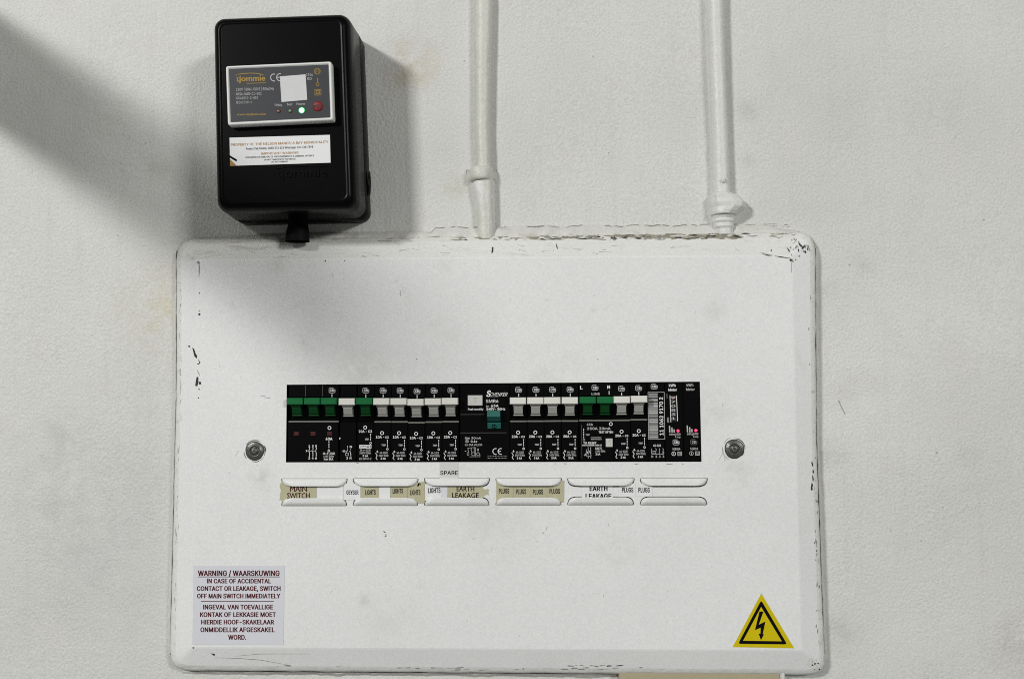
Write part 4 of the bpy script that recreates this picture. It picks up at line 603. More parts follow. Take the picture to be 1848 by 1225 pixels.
    spot(361, 691, 2.8, 3); spot(359, 702, 1.6, 4); spot(360, 567, 2.4, 3); spot(360, 561, 1.6, 4); spot(360, 529, 1.4, 3); spot(358, 718, 1.2, 3)
    stroke([(359, 471), (360, 485), (359, 500)], 2.4, 4); spot(358, 474, 3, 4)
    stroke([(722, 524), (722.5, 534)], 1.6, 3); spot(752, 648, .9, 3); spot(1079, 648, .9, 3)
    blob([(888, 446), (890.5, 446), (890, 455), (887, 458)], 3)
    stroke([(1004, 440), (1005, 446), (1007, 450)], 1.8, 3)
    spot(587, 471, 1.5, 3); spot(622, 471, 1.2, 3); stroke([(470, 714), (479, 714)], 1.6, 3); stroke([(477, 717), (487, 718)], 1.6, 3)
    stroke([(692, 957), (694, 960), (696, 959)], 1.6, 3); stroke([(696, 963), (697, 967), (694, 967)], 1.4, 3); stroke([(988, 950), (985, 956)], 1.4, 4); spot(980, 961, 1.3, 4)
    stroke([(1376, 458), (1386, 461), (1394, 461)], 2.2, 3); stroke([(1398, 462), (1410, 464), (1424, 466)], 2.0, 3); stroke([(1420, 447), (1424, 452), (1425, 466)], 2.4, 3); spot(1427, 469, 2.6, 3); spot(1392, 452, 1.6, 3)
    stroke([(1428, 470), (1428.5, 492)], 1.4, 4)
    for k in range(34):
        x = random.gauss(1444, 11); y = random.gauss(446, 10)
        if not (1426 < x < 1466 and 426 < y < 474): continue
        flake(x, y, random.uniform(2.5, 10), random.uniform(.8, 3.2), random.choice([1.4, 1.6, .9, 2.3, .2, 1.2]), random.choice([3, 4, 4, 4, 4, 5, 5]))
    for (x, y, L, w, t) in ((1445, 443, 9, 4, .9), (1449, 447, 10, 3, 2.4), (1441, 452, 8, 2.5, 1.4), (1458, 449, 12, 2.6, 1.5)): flake(x, y, L, w, t, 3)
    spot(349, 1168, 2.2, 4); blob([(380, 1178), (388, 1179), (384, 1181), (387, 1183)], 3)
    stroke([(386, 1186), (430, 1187), (470, 1190), (520, 1199)], .9, 4); stroke([(425, 1183), (470, 1179), (560, 1179)], .8, 4)
    for k in range(34):   # lower edge knocks
        x = random.choice([random.uniform(480, 1180), random.gauss(800, 90), random.gauss(1060, 40)]); y = 1206.5 + random.uniform(-7, 2)
        flake(x, y, random.uniform(3, 20), random.uniform(.6, 2.4), random.uniform(-.08, .08), random.choice([3, 4, 4, 4]))
    for k in range(30):   # right rim flakes
        y = 470 + random.random() ** .6 * 690; x = 1463 + (y - 450) * .023 + random.uniform(-7, 2)
        flake(x, y, random.uniform(2, 11), random.uniform(.7, 2.0), math.pi / 2 + random.uniform(-.2, .2), random.choice([3, 4, 4, 4, 4, 4]))
    for (y, w) in ((832, 3), (845, 3), (858, 2.5), (870, 3.5), (876, 3)):
        flake(1466 + random.uniform(-2, 2), y + 5, 11, w, 1.5, 3)
    for k in range(120):   # grime along the caulked top edge, thickest near the right conduit
        x = random.choice([random.uniform(420, 1430), random.gauss(1200, 90), random.gauss(1000, 110)])
        if not 400 < x < 1436: continue
        y = 430 - (x - 350) * .0098 + random.uniform(1.5, 9)
        L = 4 + random.random() * 26
        stroke([(x, y), (x + L * .5, y + random.uniform(-1.2, 1.2)), (x + L, y + random.uniform(-1.6, 1.6))], .7 + 2.6 * random.random() ** 2, random.choice([3, 4, 5, 5, 5, 4]))
    for k in range(150):
        x = random.choice([random.gauss(1150, 110), random.gauss(1270, 40), random.uniform(860, 1330)])
        if not 850 < x < 1345: continue
        y = 430.5 - (x - 350) * .0098 + random.uniform(0, 10) * (.6 if x < 1100 else 1)
        flake(x, y, random.uniform(4, 24), random.uniform(.9, 3.4), random.uniform(-.12, .08), random.choice([5, 5, 5, 5, 4, 4, 3]))
    for k in range(26):
        x = 380 + random.random() * 1000; y = 444 + random.random() * 22
        stroke([(x, y), (x + random.uniform(-10, 10), y + random.uniform(-3, 3)), (x + random.uniform(-18, 18), y + random.uniform(-4, 4))], .45, 4)
    for k in range(40):   # left rim
        y = 470 + random.random() * 700; x = 322 - max(0, y - 700) * .022 + random.uniform(0, 6)
        stroke([(x, y), (x + random.uniform(-1, 1), y + 4 + 10 * random.random())], .5 + random.random(), random.choice([4, 5, 5]))
    for k in range(70):   # hair scratches over the face
        x = 380 + random.random() * 1030; y = 490 + random.random() * 660
        if 505 < x < 1280 and 680 < y < 920: continue
        a = random.random() * 3.1; L = random.uniform(1, 7)
        stroke([(x, y), (x + L * math.cos(a), y + L * math.sin(a))], .5 + .3 * random.random(), 4)
    for (x, y, w) in ((645, 834.5, 5), (1002, 836, 3), (1020, 836, 6), (1148, 836.5, 7), (1208, 837, 12), (1232, 836.5, 3)):
        stroke([(x - w / 2, y), (x, y + .6), (x + w / 2, y)], 1.4, 4)
    # screw wear: arcs around both fixing screws, drawn where the driver skated
    for (sx, sy) in ((460.5, 814), (1325, 810)):
        for k in range(9):
            r = 15.5 + random.random() * 6; a0 = random.random() * 6.28; da = .5 + random.random() * 1.0
            pts = [(sx + r * math.cos(a0 + da * j / 5), sy + r * math.sin(a0 + da * j / 5)) for j in range(6)]
            stroke(pts, .6 + random.random() * 1.0, random.choice([3, 4, 4]))
    stroke([(424, 823), (431.5, 812.5)], .9, 4); stroke([(462, 840), (466, 838)], 1.0, 4)
    stroke([(1298, 829), (1306, 813)], .9, 4); stroke([(1308, 831), (1308, 822)], 1.2, 4)
    # yellowed filler on the bottom right corner
    blob([(1466 + 9 * math.cos(t) * (.8 + .3 * random.random()), 1195 + 9 * math.sin(t) * (.8 + .3 * random.random())) for t in [k * .7 for k in range(9)]], 5 if False else 1)
    for k in range(9): spot(1468 + random.uniform(-6, 14), 1196 + random.uniform(-8, 12), 1.0 + random.random(), random.choice([3, 4, 5]))
    me = cover.data; base = len(me.vertices)
    bm = bmesh.new(); bm.from_mesh(me)
    vs = [bm.verts.new(v - Vector(root.location)) for v in ch.v]
    for f, m_ in zip(ch.f, ch.m):
        fc = bm.faces.new([vs[i] for i in f]); fc.material_index = m_
        if fc.calc_center_median() is not None: fc.normal_update()
    bm.to_mesh(me); bm.free()

    # folded label-holder lips pressed out of the cover
    def slot_shade(mb, x0, x1, yb, yf, R):
        # flat black patch for the opening behind the lip, painting in its gap shade
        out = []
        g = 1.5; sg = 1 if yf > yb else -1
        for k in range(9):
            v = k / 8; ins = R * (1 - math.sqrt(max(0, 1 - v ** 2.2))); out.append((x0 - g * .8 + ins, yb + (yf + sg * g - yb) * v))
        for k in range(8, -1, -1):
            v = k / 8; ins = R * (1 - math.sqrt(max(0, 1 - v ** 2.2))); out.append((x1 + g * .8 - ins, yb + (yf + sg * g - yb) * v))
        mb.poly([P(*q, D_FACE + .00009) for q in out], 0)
    def lip(x0, x1, yb, yf, R):
        mb = MB(); nu, nv = 34, 7
        rows = []
        for j in range(nv + 1):
            v = j / nv
            # rounded ends: the free edge is shorter than the attached one
            ins = R * (1 - math.sqrt(max(0, 1 - v ** 2.2)))
            h = .0019 * math.sin(min(1, v * 2.4) * math.pi / 2) + .0007 * v
            row = []
            for i in range(nu + 1):
                u = i / nu
                x = (x0 + ins) + (x1 - x0 - 2 * ins) * u
                e = min(1.0, min(u, 1 - u) * 9)
                y = yb + (yf - yb) * v
                row.append(P(x, y, D_FACE + .00005 + h * (1 - (1 - e) ** 3 * .75)))
            rows.append(row)
        ids = mb.grid(rows, 0, True)
        # thickness of the sheet at the free edge and underside
        back = [[p + Vector((0, .0005, 0)) for p in r] for r in rows]
        bid = mb.grid([r[::-1] for r in back], 0, True)
        def join(A, B):
            for a0, a1, b0, b1 in zip(A, A[1:], B, B[1:]): mb.face([a0, a1, b1, b0], 0)
        join(ids[-1], bid[-1][::-1])
        join([r[0] for r in ids], [r[-1] for r in bid]); join([r[-1] for r in ids], [r[0] for r in bid])
        o = mb.build('label_holder_lip', [M_LIP], root); fix_normals(o)
        return o
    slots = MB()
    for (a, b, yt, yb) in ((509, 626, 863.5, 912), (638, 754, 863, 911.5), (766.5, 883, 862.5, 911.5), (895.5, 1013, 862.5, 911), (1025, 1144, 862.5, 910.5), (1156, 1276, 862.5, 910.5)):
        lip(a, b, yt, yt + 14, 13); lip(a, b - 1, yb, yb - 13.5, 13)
        slot_shade(slots, a, b, yt, yt + 14, 13); slot_shade(slots, a, b - 1, yb, yb - 13.5, 13)
        line(slots, [(a + 1, yt - .4), (b - 1, yt - .4)], .8, plane(D_FACE + .00009), 1); line(slots, [(a + 1, yb + .5), (b - 2, yb + .5)], .9, plane(D_FACE + .00009), 1)  # grey outline drawn along each attached edge
    slots.build('label_slot_shade', [M_DARK, M_SCUFF], root)
    # fixing screws with dished washers
    for (sx, sy, rot) in ((460, 813.5, .3), (1325, 810, .9)):
        mb = MB()
        c = P(sx, sy, D_FACE); s = mm_per_px(D_FACE)
        prof = [(17.5, .0001, 1), (15.5, .0006, 1), (13, .0007, 0), (11, .0014, 0), (9.5, .0017, 0), (8.6, .0009, 1), (7.2, .0007, 1), (6.2, .0016, 0), (4.2, .0022, 0), (2.0, .0020, 0)]
        rows = []
        for (r, h, m_) in prof:
            rows.append([c + Vector((r * s * (1 + .05 * math.sin(3 * t + rot)) * math.cos(t), -h, r * s * math.sin(t))) for t in [2 * math.pi * k / 28 for k in range(28)]])
        ids = [[mb.vert(p) for p in r] for r in rows]
        for li in range(len(ids) - 1):
            for k in range(28): mb.face([ids[li][k], ids[li][(k + 1) % 28], ids[li + 1][(k + 1) % 28], ids[li + 1][k]], prof[li][2] if prof[li][2] == prof[li + 1][2] else prof[li + 1][2], True)
        mb.face(ids[-1], 1)
        o = mb.build('fixing_screw', [M_STEEL, M_GREASE], root); fix_normals(o)
    # bead of old paint and filler along the top, between the board and the plaster
    mb = MB(); rows = []
    NB = 150
    for k in range(NB + 1):
        f = k / NB; x = 395 + f * 1045
        y = 431.5 - (x - 350) * .0105 - 2
        g = min(1, f * 8, (1 - f) * 14)
        hgt = (5.0 + 9.0 * (1 if x > 780 else .2) + 2.5 * noise.noise(Vector((x * .03, 0, 0))) + 2.0 * noise.noise(Vector((x * .11, 4, 0)))) * g + .6
        dep = .0050 + .0025 * noise.noise(Vector((x * .05, 7, 0))) + .0012 * noise.noise(Vector((x * .3, 2, 0)))
        rows.append([P(x, y - hgt - 2, -.0006), P(x, y - hgt, dep * .28), P(x, y - hgt * .75, dep * .62), P(x, y - hgt * .4, dep * .95), P(x, y + 1, dep * 1.25), P(x, y + 4, .006)])
    mb.grid(rows, 0, True)
    x = 770.0
    while x < 1420:
        L = random.uniform(6, 34)
        if random.random() < .72:
            pts = []
            for j in range(5):
                xx = x + L * j / 4; f = (xx - 395) / 1045
                if f > .985: break
                hh = 5.0 + 9.0 * (1 if xx > 780 else .2) + 2.5 * noise.noise(Vector((xx * .03, 0, 0))) + 2.0 * noise.noise(Vector((xx * .11, 4, 0)))
                pts.append((xx, 429.5 - (xx - 350) * .0105 - hh + random.uniform(-.5, .5)))
            line(mb, pts, random.uniform(.6, 1.5), plane(.0026), 1)
        x += L + random.uniform(0, 16)
    o = mb.build('caulk_bead', [M_CAULK, M_SCUFF], root); fix_normals(o)
    # overpainted filler ridge down the sides and along the foot, with an open crack next to the steel
    mb = MB()
    for pts, nx, ny, seed in (([(320, 452), (320, 700), (317, 820), (313, 1000), (310.5, 1100), (309, 1180)], -1, 0, 1.0), ([(1470, 448), (1470.5, 600), (1472, 790), (1477, 930), (1482, 1080), (1487, 1190)], 1, 0, 5.0),
                              ([(330, 1208.5), (640, 1210.5), (1000, 1213), (1112, 1213.5)], 0, 1, 9.0)):
        rows = []
        for k, q in enumerate(resample(pts, 120)):
            f = k / 119; e = min(1, f * 12, (1 - f) * 12)
            n1 = noise.noise(Vector((k * .13, seed, 0))); n2 = noise.noise(Vector((k * .41, seed, 4)))
            w = 5.0 + 2.5 * n1 + 1.2 * n2; hgt = (.0034 + .0016 * n1 + .0007 * n2) * (.35 + .65 * e); gp = 1.7 + .9 * n2
            pos = lambda t, dd: P(q[0] + nx * (gp + t), q[1] + ny * (gp + t), dd)
            rows.append([pos(0, -.0008), pos(0, hgt * .8), pos(w * .22, hgt), pos(w * .5, hgt * .72), pos(w * .8, hgt * .25), pos(w * 1.4, -.0010)])
        mb.grid(rows, 0, True)
    o = mb.build('filler_ridge', [M_RIDGE], root); fix_normals(o)
    # dark cavity of the box behind the breakers
    mb = MB(); q = [P(x, y, .0022) for x, y in ((506, 684), (1276, 680), (1280, 843), (504, 845))]
    mb.prism(q, [p + Vector((0, .0015, 0)) for p in q], 0)
    mb.build('cavity_plate', [M_DARK], root)
    return root
board = build_board()

# ------------------------------------------------------------------ switchgear in the window
D0 = 0.0146
SPX = mm_per_px(D0)
YREF = 760.0
def LM(cx, d):         # photo pixel -> local metres of a module whose centre line shows at cx
    return lambda x, y: Vector(((x - cx) * SPX, -d, -(y - YREF) * SPX))
UP, LOW = 0.00006, 0.00106   # lift of the printing above the upper and the lower face

def module_body(mb, w, recess=True, x_off=0.0, ledge=True, top=688, bot=839):
    """moulded case: side profile swept over the module width (local, depth measured from D0)"""
    if recess:
        pr = [(top, -.0120), (top, 0), (715.5, 0), (716.5, -.0006), (718, -.0045), (736, -.0030), (750, -.0036), (756, -.0018), (759, -.0004), (761.6, .0010), (bot, .0010), (bot, -.0120)]
    else:
        pr = [(top, -.0120), (top, 0), (bot, 0), (bot, -.0120)]
    hw = (w / 2 - .35) * SPX; b = .00022
    def col(x, sh): return [Vector((x, -(d - (sh if d > -.0115 else 0)), -(y - YREF) * SPX)) for y, d in pr]
    xo = x_off * SPX
    cols = [col(xo - hw, .0004), col(xo - hw + b, 0), col(xo + hw - b, 0), col(xo + hw, .0004)]
    n = len(pr)
    ids = [[mb.vert(p) for p in c] for c in cols]
    for a, c in zip(ids, ids[1:]):
        for k in range(n - 1):
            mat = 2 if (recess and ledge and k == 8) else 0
            mb.face([a[k], a[k + 1], c[k + 1], c[k]], mat)
    mb.face(ids[0], 0); mb.face(ids[-1][::-1], 0)

def toggle_parts(parent, cx, mats, dx=0.0, dark=False):
    """lever with its wide cap; cx only places it along the module"""
    cap_m, han_m = mats
    lev = MB()
    x = dx * SPX
    def pr(y): return -(y - YREF) * SPX
    def block(x0, x1, prof, mat, m):
        a = [m.vert((x + x0 * SPX, -d, pr(y))) for y, d in prof]; b = [m.vert((x + x1 * SPX, -d, pr(y))) for y, d in prof]
        n = len(prof)
        for k in range(n): m.face([a[k], a[(k + 1) % n], b[(k + 1) % n], b[k]], mat)
        m.face(a[::-1], mat); m.face(b, mat)
    # neck, shaded shoulder and sloping handle
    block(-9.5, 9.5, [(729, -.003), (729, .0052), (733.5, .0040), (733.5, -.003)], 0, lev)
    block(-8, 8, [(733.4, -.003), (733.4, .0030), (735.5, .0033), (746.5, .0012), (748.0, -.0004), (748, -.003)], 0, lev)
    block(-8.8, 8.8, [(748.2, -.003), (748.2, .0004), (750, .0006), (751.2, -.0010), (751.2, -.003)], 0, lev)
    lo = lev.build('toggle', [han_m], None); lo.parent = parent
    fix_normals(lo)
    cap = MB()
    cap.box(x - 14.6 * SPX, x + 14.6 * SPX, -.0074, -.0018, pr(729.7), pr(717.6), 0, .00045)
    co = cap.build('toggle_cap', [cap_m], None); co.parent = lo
    fix_normals(co)
    return lo

def logo(mb, c, M, mat=1, y=703.5):
    # small maker's badge: rounded outline with three letters
    x0, x1, y0, y1 = c - 5.6, c + 5.4, y - 4.6, y + 4.4
    pts = [(x1 - 3, y0), (x0 + 1.6, y0), (x0, y0 + 1.6), (x0, y1 - 1.6), (x0 + 1.6, y1), (x1 - 1.6, y1), (x1, y1 - 1.6), (x1, y0 + 2.6)]
    line(mb, pts, .95, M, 3 if mat == 1 else 5)
    text(mb, 'CBi', x0 + 2.0, y0 + 2.2, x1 - 1.3, y1 - 2.2, M, mat, bold=.01)
def tick(mb, c, M, y0=710.5, y1=716): line(mb, [(c, y0), (c, y1)], 1.2, M, 1)

def std_print(mb, c, rating):
    U = LM(c, UP); Lw = LM(c, LOW)
    logo(mb, c + .8, U); tick(mb, c + .8, U)
    ring(mb, c - .5, 780.5, 3.4, 1.2, Lw, 1)
    text(mb, rating, c - 11.8, 785.6, c - 1.0, 790, Lw, 1, bold=.015)
    text(mb, '-', c + 1.2, 785.6, c + 3.4, 790, Lw, 1)
    text(mb, 'C3', c + 5.4, 786.4, c + 11.4, 790, Lw, 1)
    dash(mb, c + 9.3, 792.5, 806.5, 1.1, Lw, 1)
    ring(mb, c + 9.3, 809.6, 2.0, .85, Lw, 1, 14)
    text(mb, 'TRIP', c - 1.6, 800.8, c + 6.4, 804, Lw, 3, bold=.02)
    for a in range(3):
        t = a * math.pi / 3
        line(mb, [(c - 9 - 1.9 * math.cos(t), 814.6 - 1.9 * math.sin(t)), (c - 9 + 1.9 * math.cos(t), 814.6 + 1.9 * math.sin(t))], .55, Lw, 1)
    line(mb, [(c - 9, 812), (c - 9.4, 816)], .7, Lw, 1)
    line(mb, [(c - 12.2, 816.6), (c - 9.2, 821.2), (c - 10.6, 824.0), (c - 11.6, 825.6), (c - 9.8, 827.6), (c - 8.8, 828.6)], 1.0, Lw, 1)
    text(mb, '6A-1(13)', c - 4.6, 814.2, c + 9.6, 817.8, Lw, 3)
    text(mb, '240V 50Hz', c - 6.2, 819.4, c + 11.2, 823, Lw, 3)
    text(mb, '3 kA', c - 3.0, 824.6, c + 6.4, 828.4, Lw, 1)

def dup(root, loc, label):
    r = root.copy(); COL.objects.link(r); r.location = loc; r['label'] = label
    r.rotation_euler = (0, random.uniform(-.006, .006), 0)
    for chd in list(root.children):
        c = chd.copy(); COL.objects.link(c); c.parent = r
        for g in chd.children:
            e = g.copy(); COL.objects.link(e); e.parent = c
    return r

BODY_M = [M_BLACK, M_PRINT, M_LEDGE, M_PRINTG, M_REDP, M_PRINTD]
def module(name, cx, label, cat, width, printer, group=None, recess=True, ledge=True, yoff=0.0):
    r = thing(name, P(cx, YREF + yoff, D0), label, cat, group)
    mb = MB(); module_body(mb, width, recess, 0, ledge); printer(mb, cx)
    o = mb.build('body', BODY_M, None); o.parent = r
    return r

GRP = 'single pole circuit breakers in the board window'
def breaker(cx, rating, label, yoff):
    r = module('circuit_breaker', cx, label, 'circuit breaker', 31, lambda mb, c: std_print(mb, c, rating), GRP, yoff=yoff)
    toggle_parts(r, cx, (M_WTOG, M_GREYH))
    return r
b10 = breaker(690.5, '10A', 'white toggle 10A circuit breaker directly right of the green toggle geyser breaker', .6)
for cx, yo, lb in ((721.2, .7, 'white toggle 10A breaker, second in the row of five left of the residual current unit'),
                   (751.8, 2.0, 'white toggle 10A breaker sitting slightly lower than its neighbours, middle of five'),
                   (782.8, 1.0, 'white toggle 10A breaker immediately left of the 25A breaker')):
    dup(b10, P(cx, YREF + yo, D0), lb)
b25 = breaker(813.2, '25A', 'white toggle circuit breaker marked 25A beside the residual current unit', .3)
b20 = breaker(935.5, '20A', 'white toggle 20A breaker immediately right of the residual current unit with teal toggle', -.4)
for cx, yo, lb in ((966.6, -.6, 'white toggle 20A breaker, second right of the residual current unit'),
                   (997.2, -.8, 'white toggle 20A breaker, third right of the residual current unit'),
                   (1028.4, -.9, 'white toggle 20A breaker touching the double green toggle earth leakage unit on its left'),
                   (1121.8, -2.2, 'white toggle 20A breaker just right of the double green toggle earth leakage unit'),
                   (1152.8, -3.2, 'white toggle 20A breaker just left of the white barcode module')):
    dup(b20, P(cx, YREF + yo, D0), lb)

# geyser breaker, green
def geyser_print(mb, c):
    U = LM(c, UP); Lw = LM(c, LOW); d = c - 660
    logo(mb, c, U, y=704); tick(mb, c, U, 711, 717)
    ring(mb, c - .4, 771, 3.4, 1.2, Lw, 1)
    text(mb, '20A - C3', 648 + d, 776, 672 + d, 780.4, Lw, 1, bold=.015)
    dash(mb, 669.5 + d, 782.5, 796, 1.1, Lw, 1); ring(mb, 669.5 + d, 799.4, 2.0, .85, Lw, 1, 14)
    text(mb, 'TRIP', 659 + d, 790.8, 666.6 + d, 794, Lw, 3, bold=.02)
    frame(mb, 649 + d, 802.6, 671 + d, 808.8, 1.0, Lw, 1)
    text(mb, 'SAMITE', 650.6 + d, 804.2, 669.4 + d, 807.4, Lw, 1, bold=.03)
    text(mb, '6A-6-2(10)', 650 + d, 810.2, 669.4 + d, 813.8, Lw, 3)
    text(mb, '240V 50Hz', 649.4 + d, 815.4, 670 + d, 819, Lw, 3)
    text(mb, '3 kA', 655 + d, 820.6, 665 + d, 824.2, Lw, 1)
    text(mb, 'IEC 60947-2', 649 + d, 825.8, 671 + d, 829.4, Lw, 3)
gb = module('circuit_breaker', 660, 'single green toggle circuit breaker marked 20A above the geyser tag', 'circuit breaker', 31, geyser_print, GRP, ledge=False)
toggle_parts(gb, 660, (M_GTOG, M_GTOGD))

# plain neutral module
def neutral_print(mb, c):
    Lw = LM(c, LOW); d = c - 628.6
    text(mb, '1', 627 + d, 803.4, 628.6 + d, 807, Lw, 1); text(mb, 'N', 632 + d, 803.4, 636 + d, 807, Lw, 1)
    text(mb, '2', 626 + d, 823.6, 628.6 + d, 827.6, Lw, 1); text(mb, 'N', 632 + d, 823.6, 635 + d, 827.6, Lw, 1)
    line(mb, [(628 + d, 808), (628 + d, 812), (625.4 + d, 816)], .8, Lw, 3); line(mb, [(633.6 + d, 808), (633.6 + d, 811)], .8, Lw, 3); line(mb, [(632 + d, 812.4), (634 + d, 818), (634 + d, 822.4)], .9, Lw, 1)
    frame(mb, 624 + d, 816.4, 630 + d, 821.4, .8, Lw, 3); ring(mb, 621.4 + d, 813, 2.2, .8, Lw, 3, 10); line(mb, [(617.8 + d, 813), (626.4 + d, 813)], .7, Lw, 3)
    line(mb, [(614 + d, 788.4), (613.4 + d, 791.6)], 1.6, Lw, 1)
nb = module('neutral_switch', 628.6, 'plain black module with one white toggle between the green toggles', 'switch module', 31, neutral_print, ledge=False, yoff=.8)
toggle_parts(nb, 628.6, (M_WTOG, M_GREYH))

# three pole main switch
def main_print(mb, c):
    U = LM(c, UP); Lw = LM(c, LOW); d = c - 566
    logo(mb, 599.6 + d, U, y=704); tick(mb, 599.4 + d, U, 710.6, 716)
    ring(mb, 595.7 + d, 772, 3.4, 1.2, Lw, 1)
    for x in (534.8, 565.6, 596):
        for yy in (779.6, 781.2, 782.8): line(mb, [(x - 4.4 + d, yy), (x + 4.4 + d, yy)], .9, Lw, 4)
        line(mb, [(x - 5 + d, 785), (x + 4.4 + d, 785)], .7, Lw, 4)
    text(mb, '63A', 589 + d, 789.4, 601.4 + d, 794, Lw, 1, bold=.02)
    dash(mb, 595 + d, 795.8, 810, 1.2, Lw, 1); ring(mb, 594.8 + d, 813.6, 2.1, .9, Lw, 1, 12)
    text(mb, '6A-8-3(13)', 584 + d, 816.4, 606 + d, 820, Lw, 1)
    text(mb, '415V 50Hz', 585 + d, 821.6, 604 + d, 825.2, Lw, 3)
    text(mb, 'Icw 3kA', 586 + d, 826.4, 603 + d, 830.2, Lw, 1)
    for k, x in enumerate((559, 565.4, 571.4)):
        text(mb, '135'[k], x - 1.5 + d, 803, x + 1.5 + d, 806.8, Lw, 1); text(mb, '246'[k], x - 1.6 + d, 824.6, x + 1.6 + d, 828.6, Lw, 1)
        line(mb, [(x + .4 + d, 807.6), (x + .4 + d, 811.8)], 1.0, Lw, 1); line(mb, [(x - 1.6 + d, 812.4), (x + .4 + d, 816.6), (x + .4 + d, 823.6)], 1.0, Lw, 1)
    line(mb, [(553 + d, 813.6), (571 + d, 813.6)], .7, Lw, 3); line(mb, [(552.8 + d, 812), (556 + d, 813.6), (552.8 + d, 815.2)], .8, Lw, 1)
    for x in (550.6, 581.8): line(mb, [(x + d, 690), (x + d, 715)], .5, U, 5)
ms = module('main_switch', 566, 'three pole main switch with three green toggles marked 63A', 'main switch', 93, main_print, yoff=0)
for dx in (-30.8, 0, 30.6): toggle_parts(ms, 566, (M_GTOG, M_GTOGD), dx + .2)

# residual current unit with teal toggle and test button
def rcd_print(mb, c):
    U = LM(c, UP); d = c - 875
    text(mb, 'S', 877.2 + d, 704.2, 884.4 + d, 716, U, 1, bold=.03, shear=.2)
    text(mb, 'CHENKER', 884.6 + d, 708.2, 915.4 + d, 714.6, U, 1, bold=.0, shear=.22)
    line(mb, [(878 + d, 715.6), (900 + d, 716.4)], .5, U, 5)
    text(mb, 'SMR6', 877 + d, 720.6, 899.6 + d, 726.4, U, 1, bold=.005)
    text(mb, 'In', 877.4 + d, 731, 882.6 + d, 734.2, U, 3); text(mb, '63A', 886 + d, 729.8, 900 + d, 734.2, U, 1)
    text(mb, '240V~ 50Hz', 877.6 + d, 735.8, 912 + d, 740, U, 1, bold=.012)
    text(mb, 'Push monthly', 844.4 + d, 736.2, 872.4 + d, 739.8, U, 1, bold=.012)
    text(mb, 'I\u0394n 30mA', 839 + d, 788.2, 868 + d, 792, U, 3, bold=.012)
    ring(mb, 842.6 + d, 796, 3.6, .7, U, 3, 12, 2.6); line(mb, [(840 + d, 794.4), (845 + d, 797.6)], .6, U, 3); line(mb, [(840 + d, 797.6), (845 + d, 794.4)], .6, U, 3)
    text(mb, '0.1s', 849.4 + d, 794.2, 861 + d, 797.8, U, 1, bold=.012)
    text(mb, 'Icn 3kA V0,035', 839 + d, 800.4, 870 + d, 804, U, 3, bold=.012)
    for k in range(3):
        x = 845.6 + k * 5.6 + d
        line(mb, [(x, 807.6), (x - 1.6, 811), (x, 814), (x, 817)], .7, U, 3)
    line(mb, [(843.6 + d, 808), (858 + d, 807)], .6, U, 3)
    ring(mb, 844.4 + d, 818.6, 2.0, .6, U, 3, 10, 3.2); ring(mb, 854 + d, 818.8, 3.4, .7, U, 3, 12); ring(mb, 862.6 + d, 819, 3.0, .7, U, 3, 12); ring(mb, 862.4 + d, 810.6, 1.8, .7, U, 3, 10)
    line(mb, [(862.4 + d, 812.4), (862.6 + d, 816)], .6, U, 3); line(mb, [(847 + d, 823.6), (866 + d, 823.6), (866 + d, 819)], .6, U, 3); line(mb, [(858 + d, 807), (858 + d, 823)], .6, U, 3); line(mb, [(838.8 + d, 813.4), (841 + d, 813.4)], .8, U, 1)
    # CE mark as two open arcs
    for (x, bar) in ((894.6, 0), (904.0, 1)):
        pts = [(x + d + 5.2 * math.cos(t), 814.2 + 5.2 * math.sin(t)) for t in [math.radians(75 + k * 15) for k in range(15)]]
        line(mb, pts, 1.3, U, 1)
        if bar: line(mb, [(x + d - 4.6, 814.2), (x + d, 814.2)], 1.3, U, 1)
    for yy, x0, x1 in ((822.4, 880, 915), (826.2, 880, 915)):
        x = x0
        while x < x1:
            w = random.uniform(1.0, 2.6); line(mb, [(x + d, yy), (x + w + d, yy)], .9, U, 5 if random.random() < .5 else 3); x += w + random.uniform(.4, .9)
    for (x0, x1, yy) in ((830.5, 874, 747.6), (830.5, 914, 780.6)): line(mb, [(x0 + d, yy), (x1 + d, yy)], .6, U, 5)
rc = module('residual_current_unit', 875, 'wide black residual current unit with teal toggle and ivory test button', 'residual current device', 91, rcd_print, recess=False)
def local_part(parent, name, cx, fn, mats):
    mb = MB(); fn(mb, cx); o = mb.build(name, mats, None); o.parent = parent; fix_normals(o); return o
def lbox(mb, cx, x0, y0, x1, y1, d0, d1, mat=0, bev=.0003):
    mb.box((x0 - cx) * SPX, (x1 - cx) * SPX, -d1, -d0, -(y1 - YREF) * SPX, -(y0 - YREF) * SPX, mat, bev)
def test_button(mb, c):
    lbox(mb, c, 844.4, 713, 871, 731.6, -.002, .0022)
    M = LM(c, .00226); line(mb, [(854, 718), (862, 718)], 1.0, M, 1); line(mb, [(858, 718), (858, 726)], 1.0, M, 1)
M_TMARK = simple('moulded_mark', (.42, .41, .38), .6)
local_part(rc, 'test_button', 875, test_button, [M_BTN, M_TMARK])
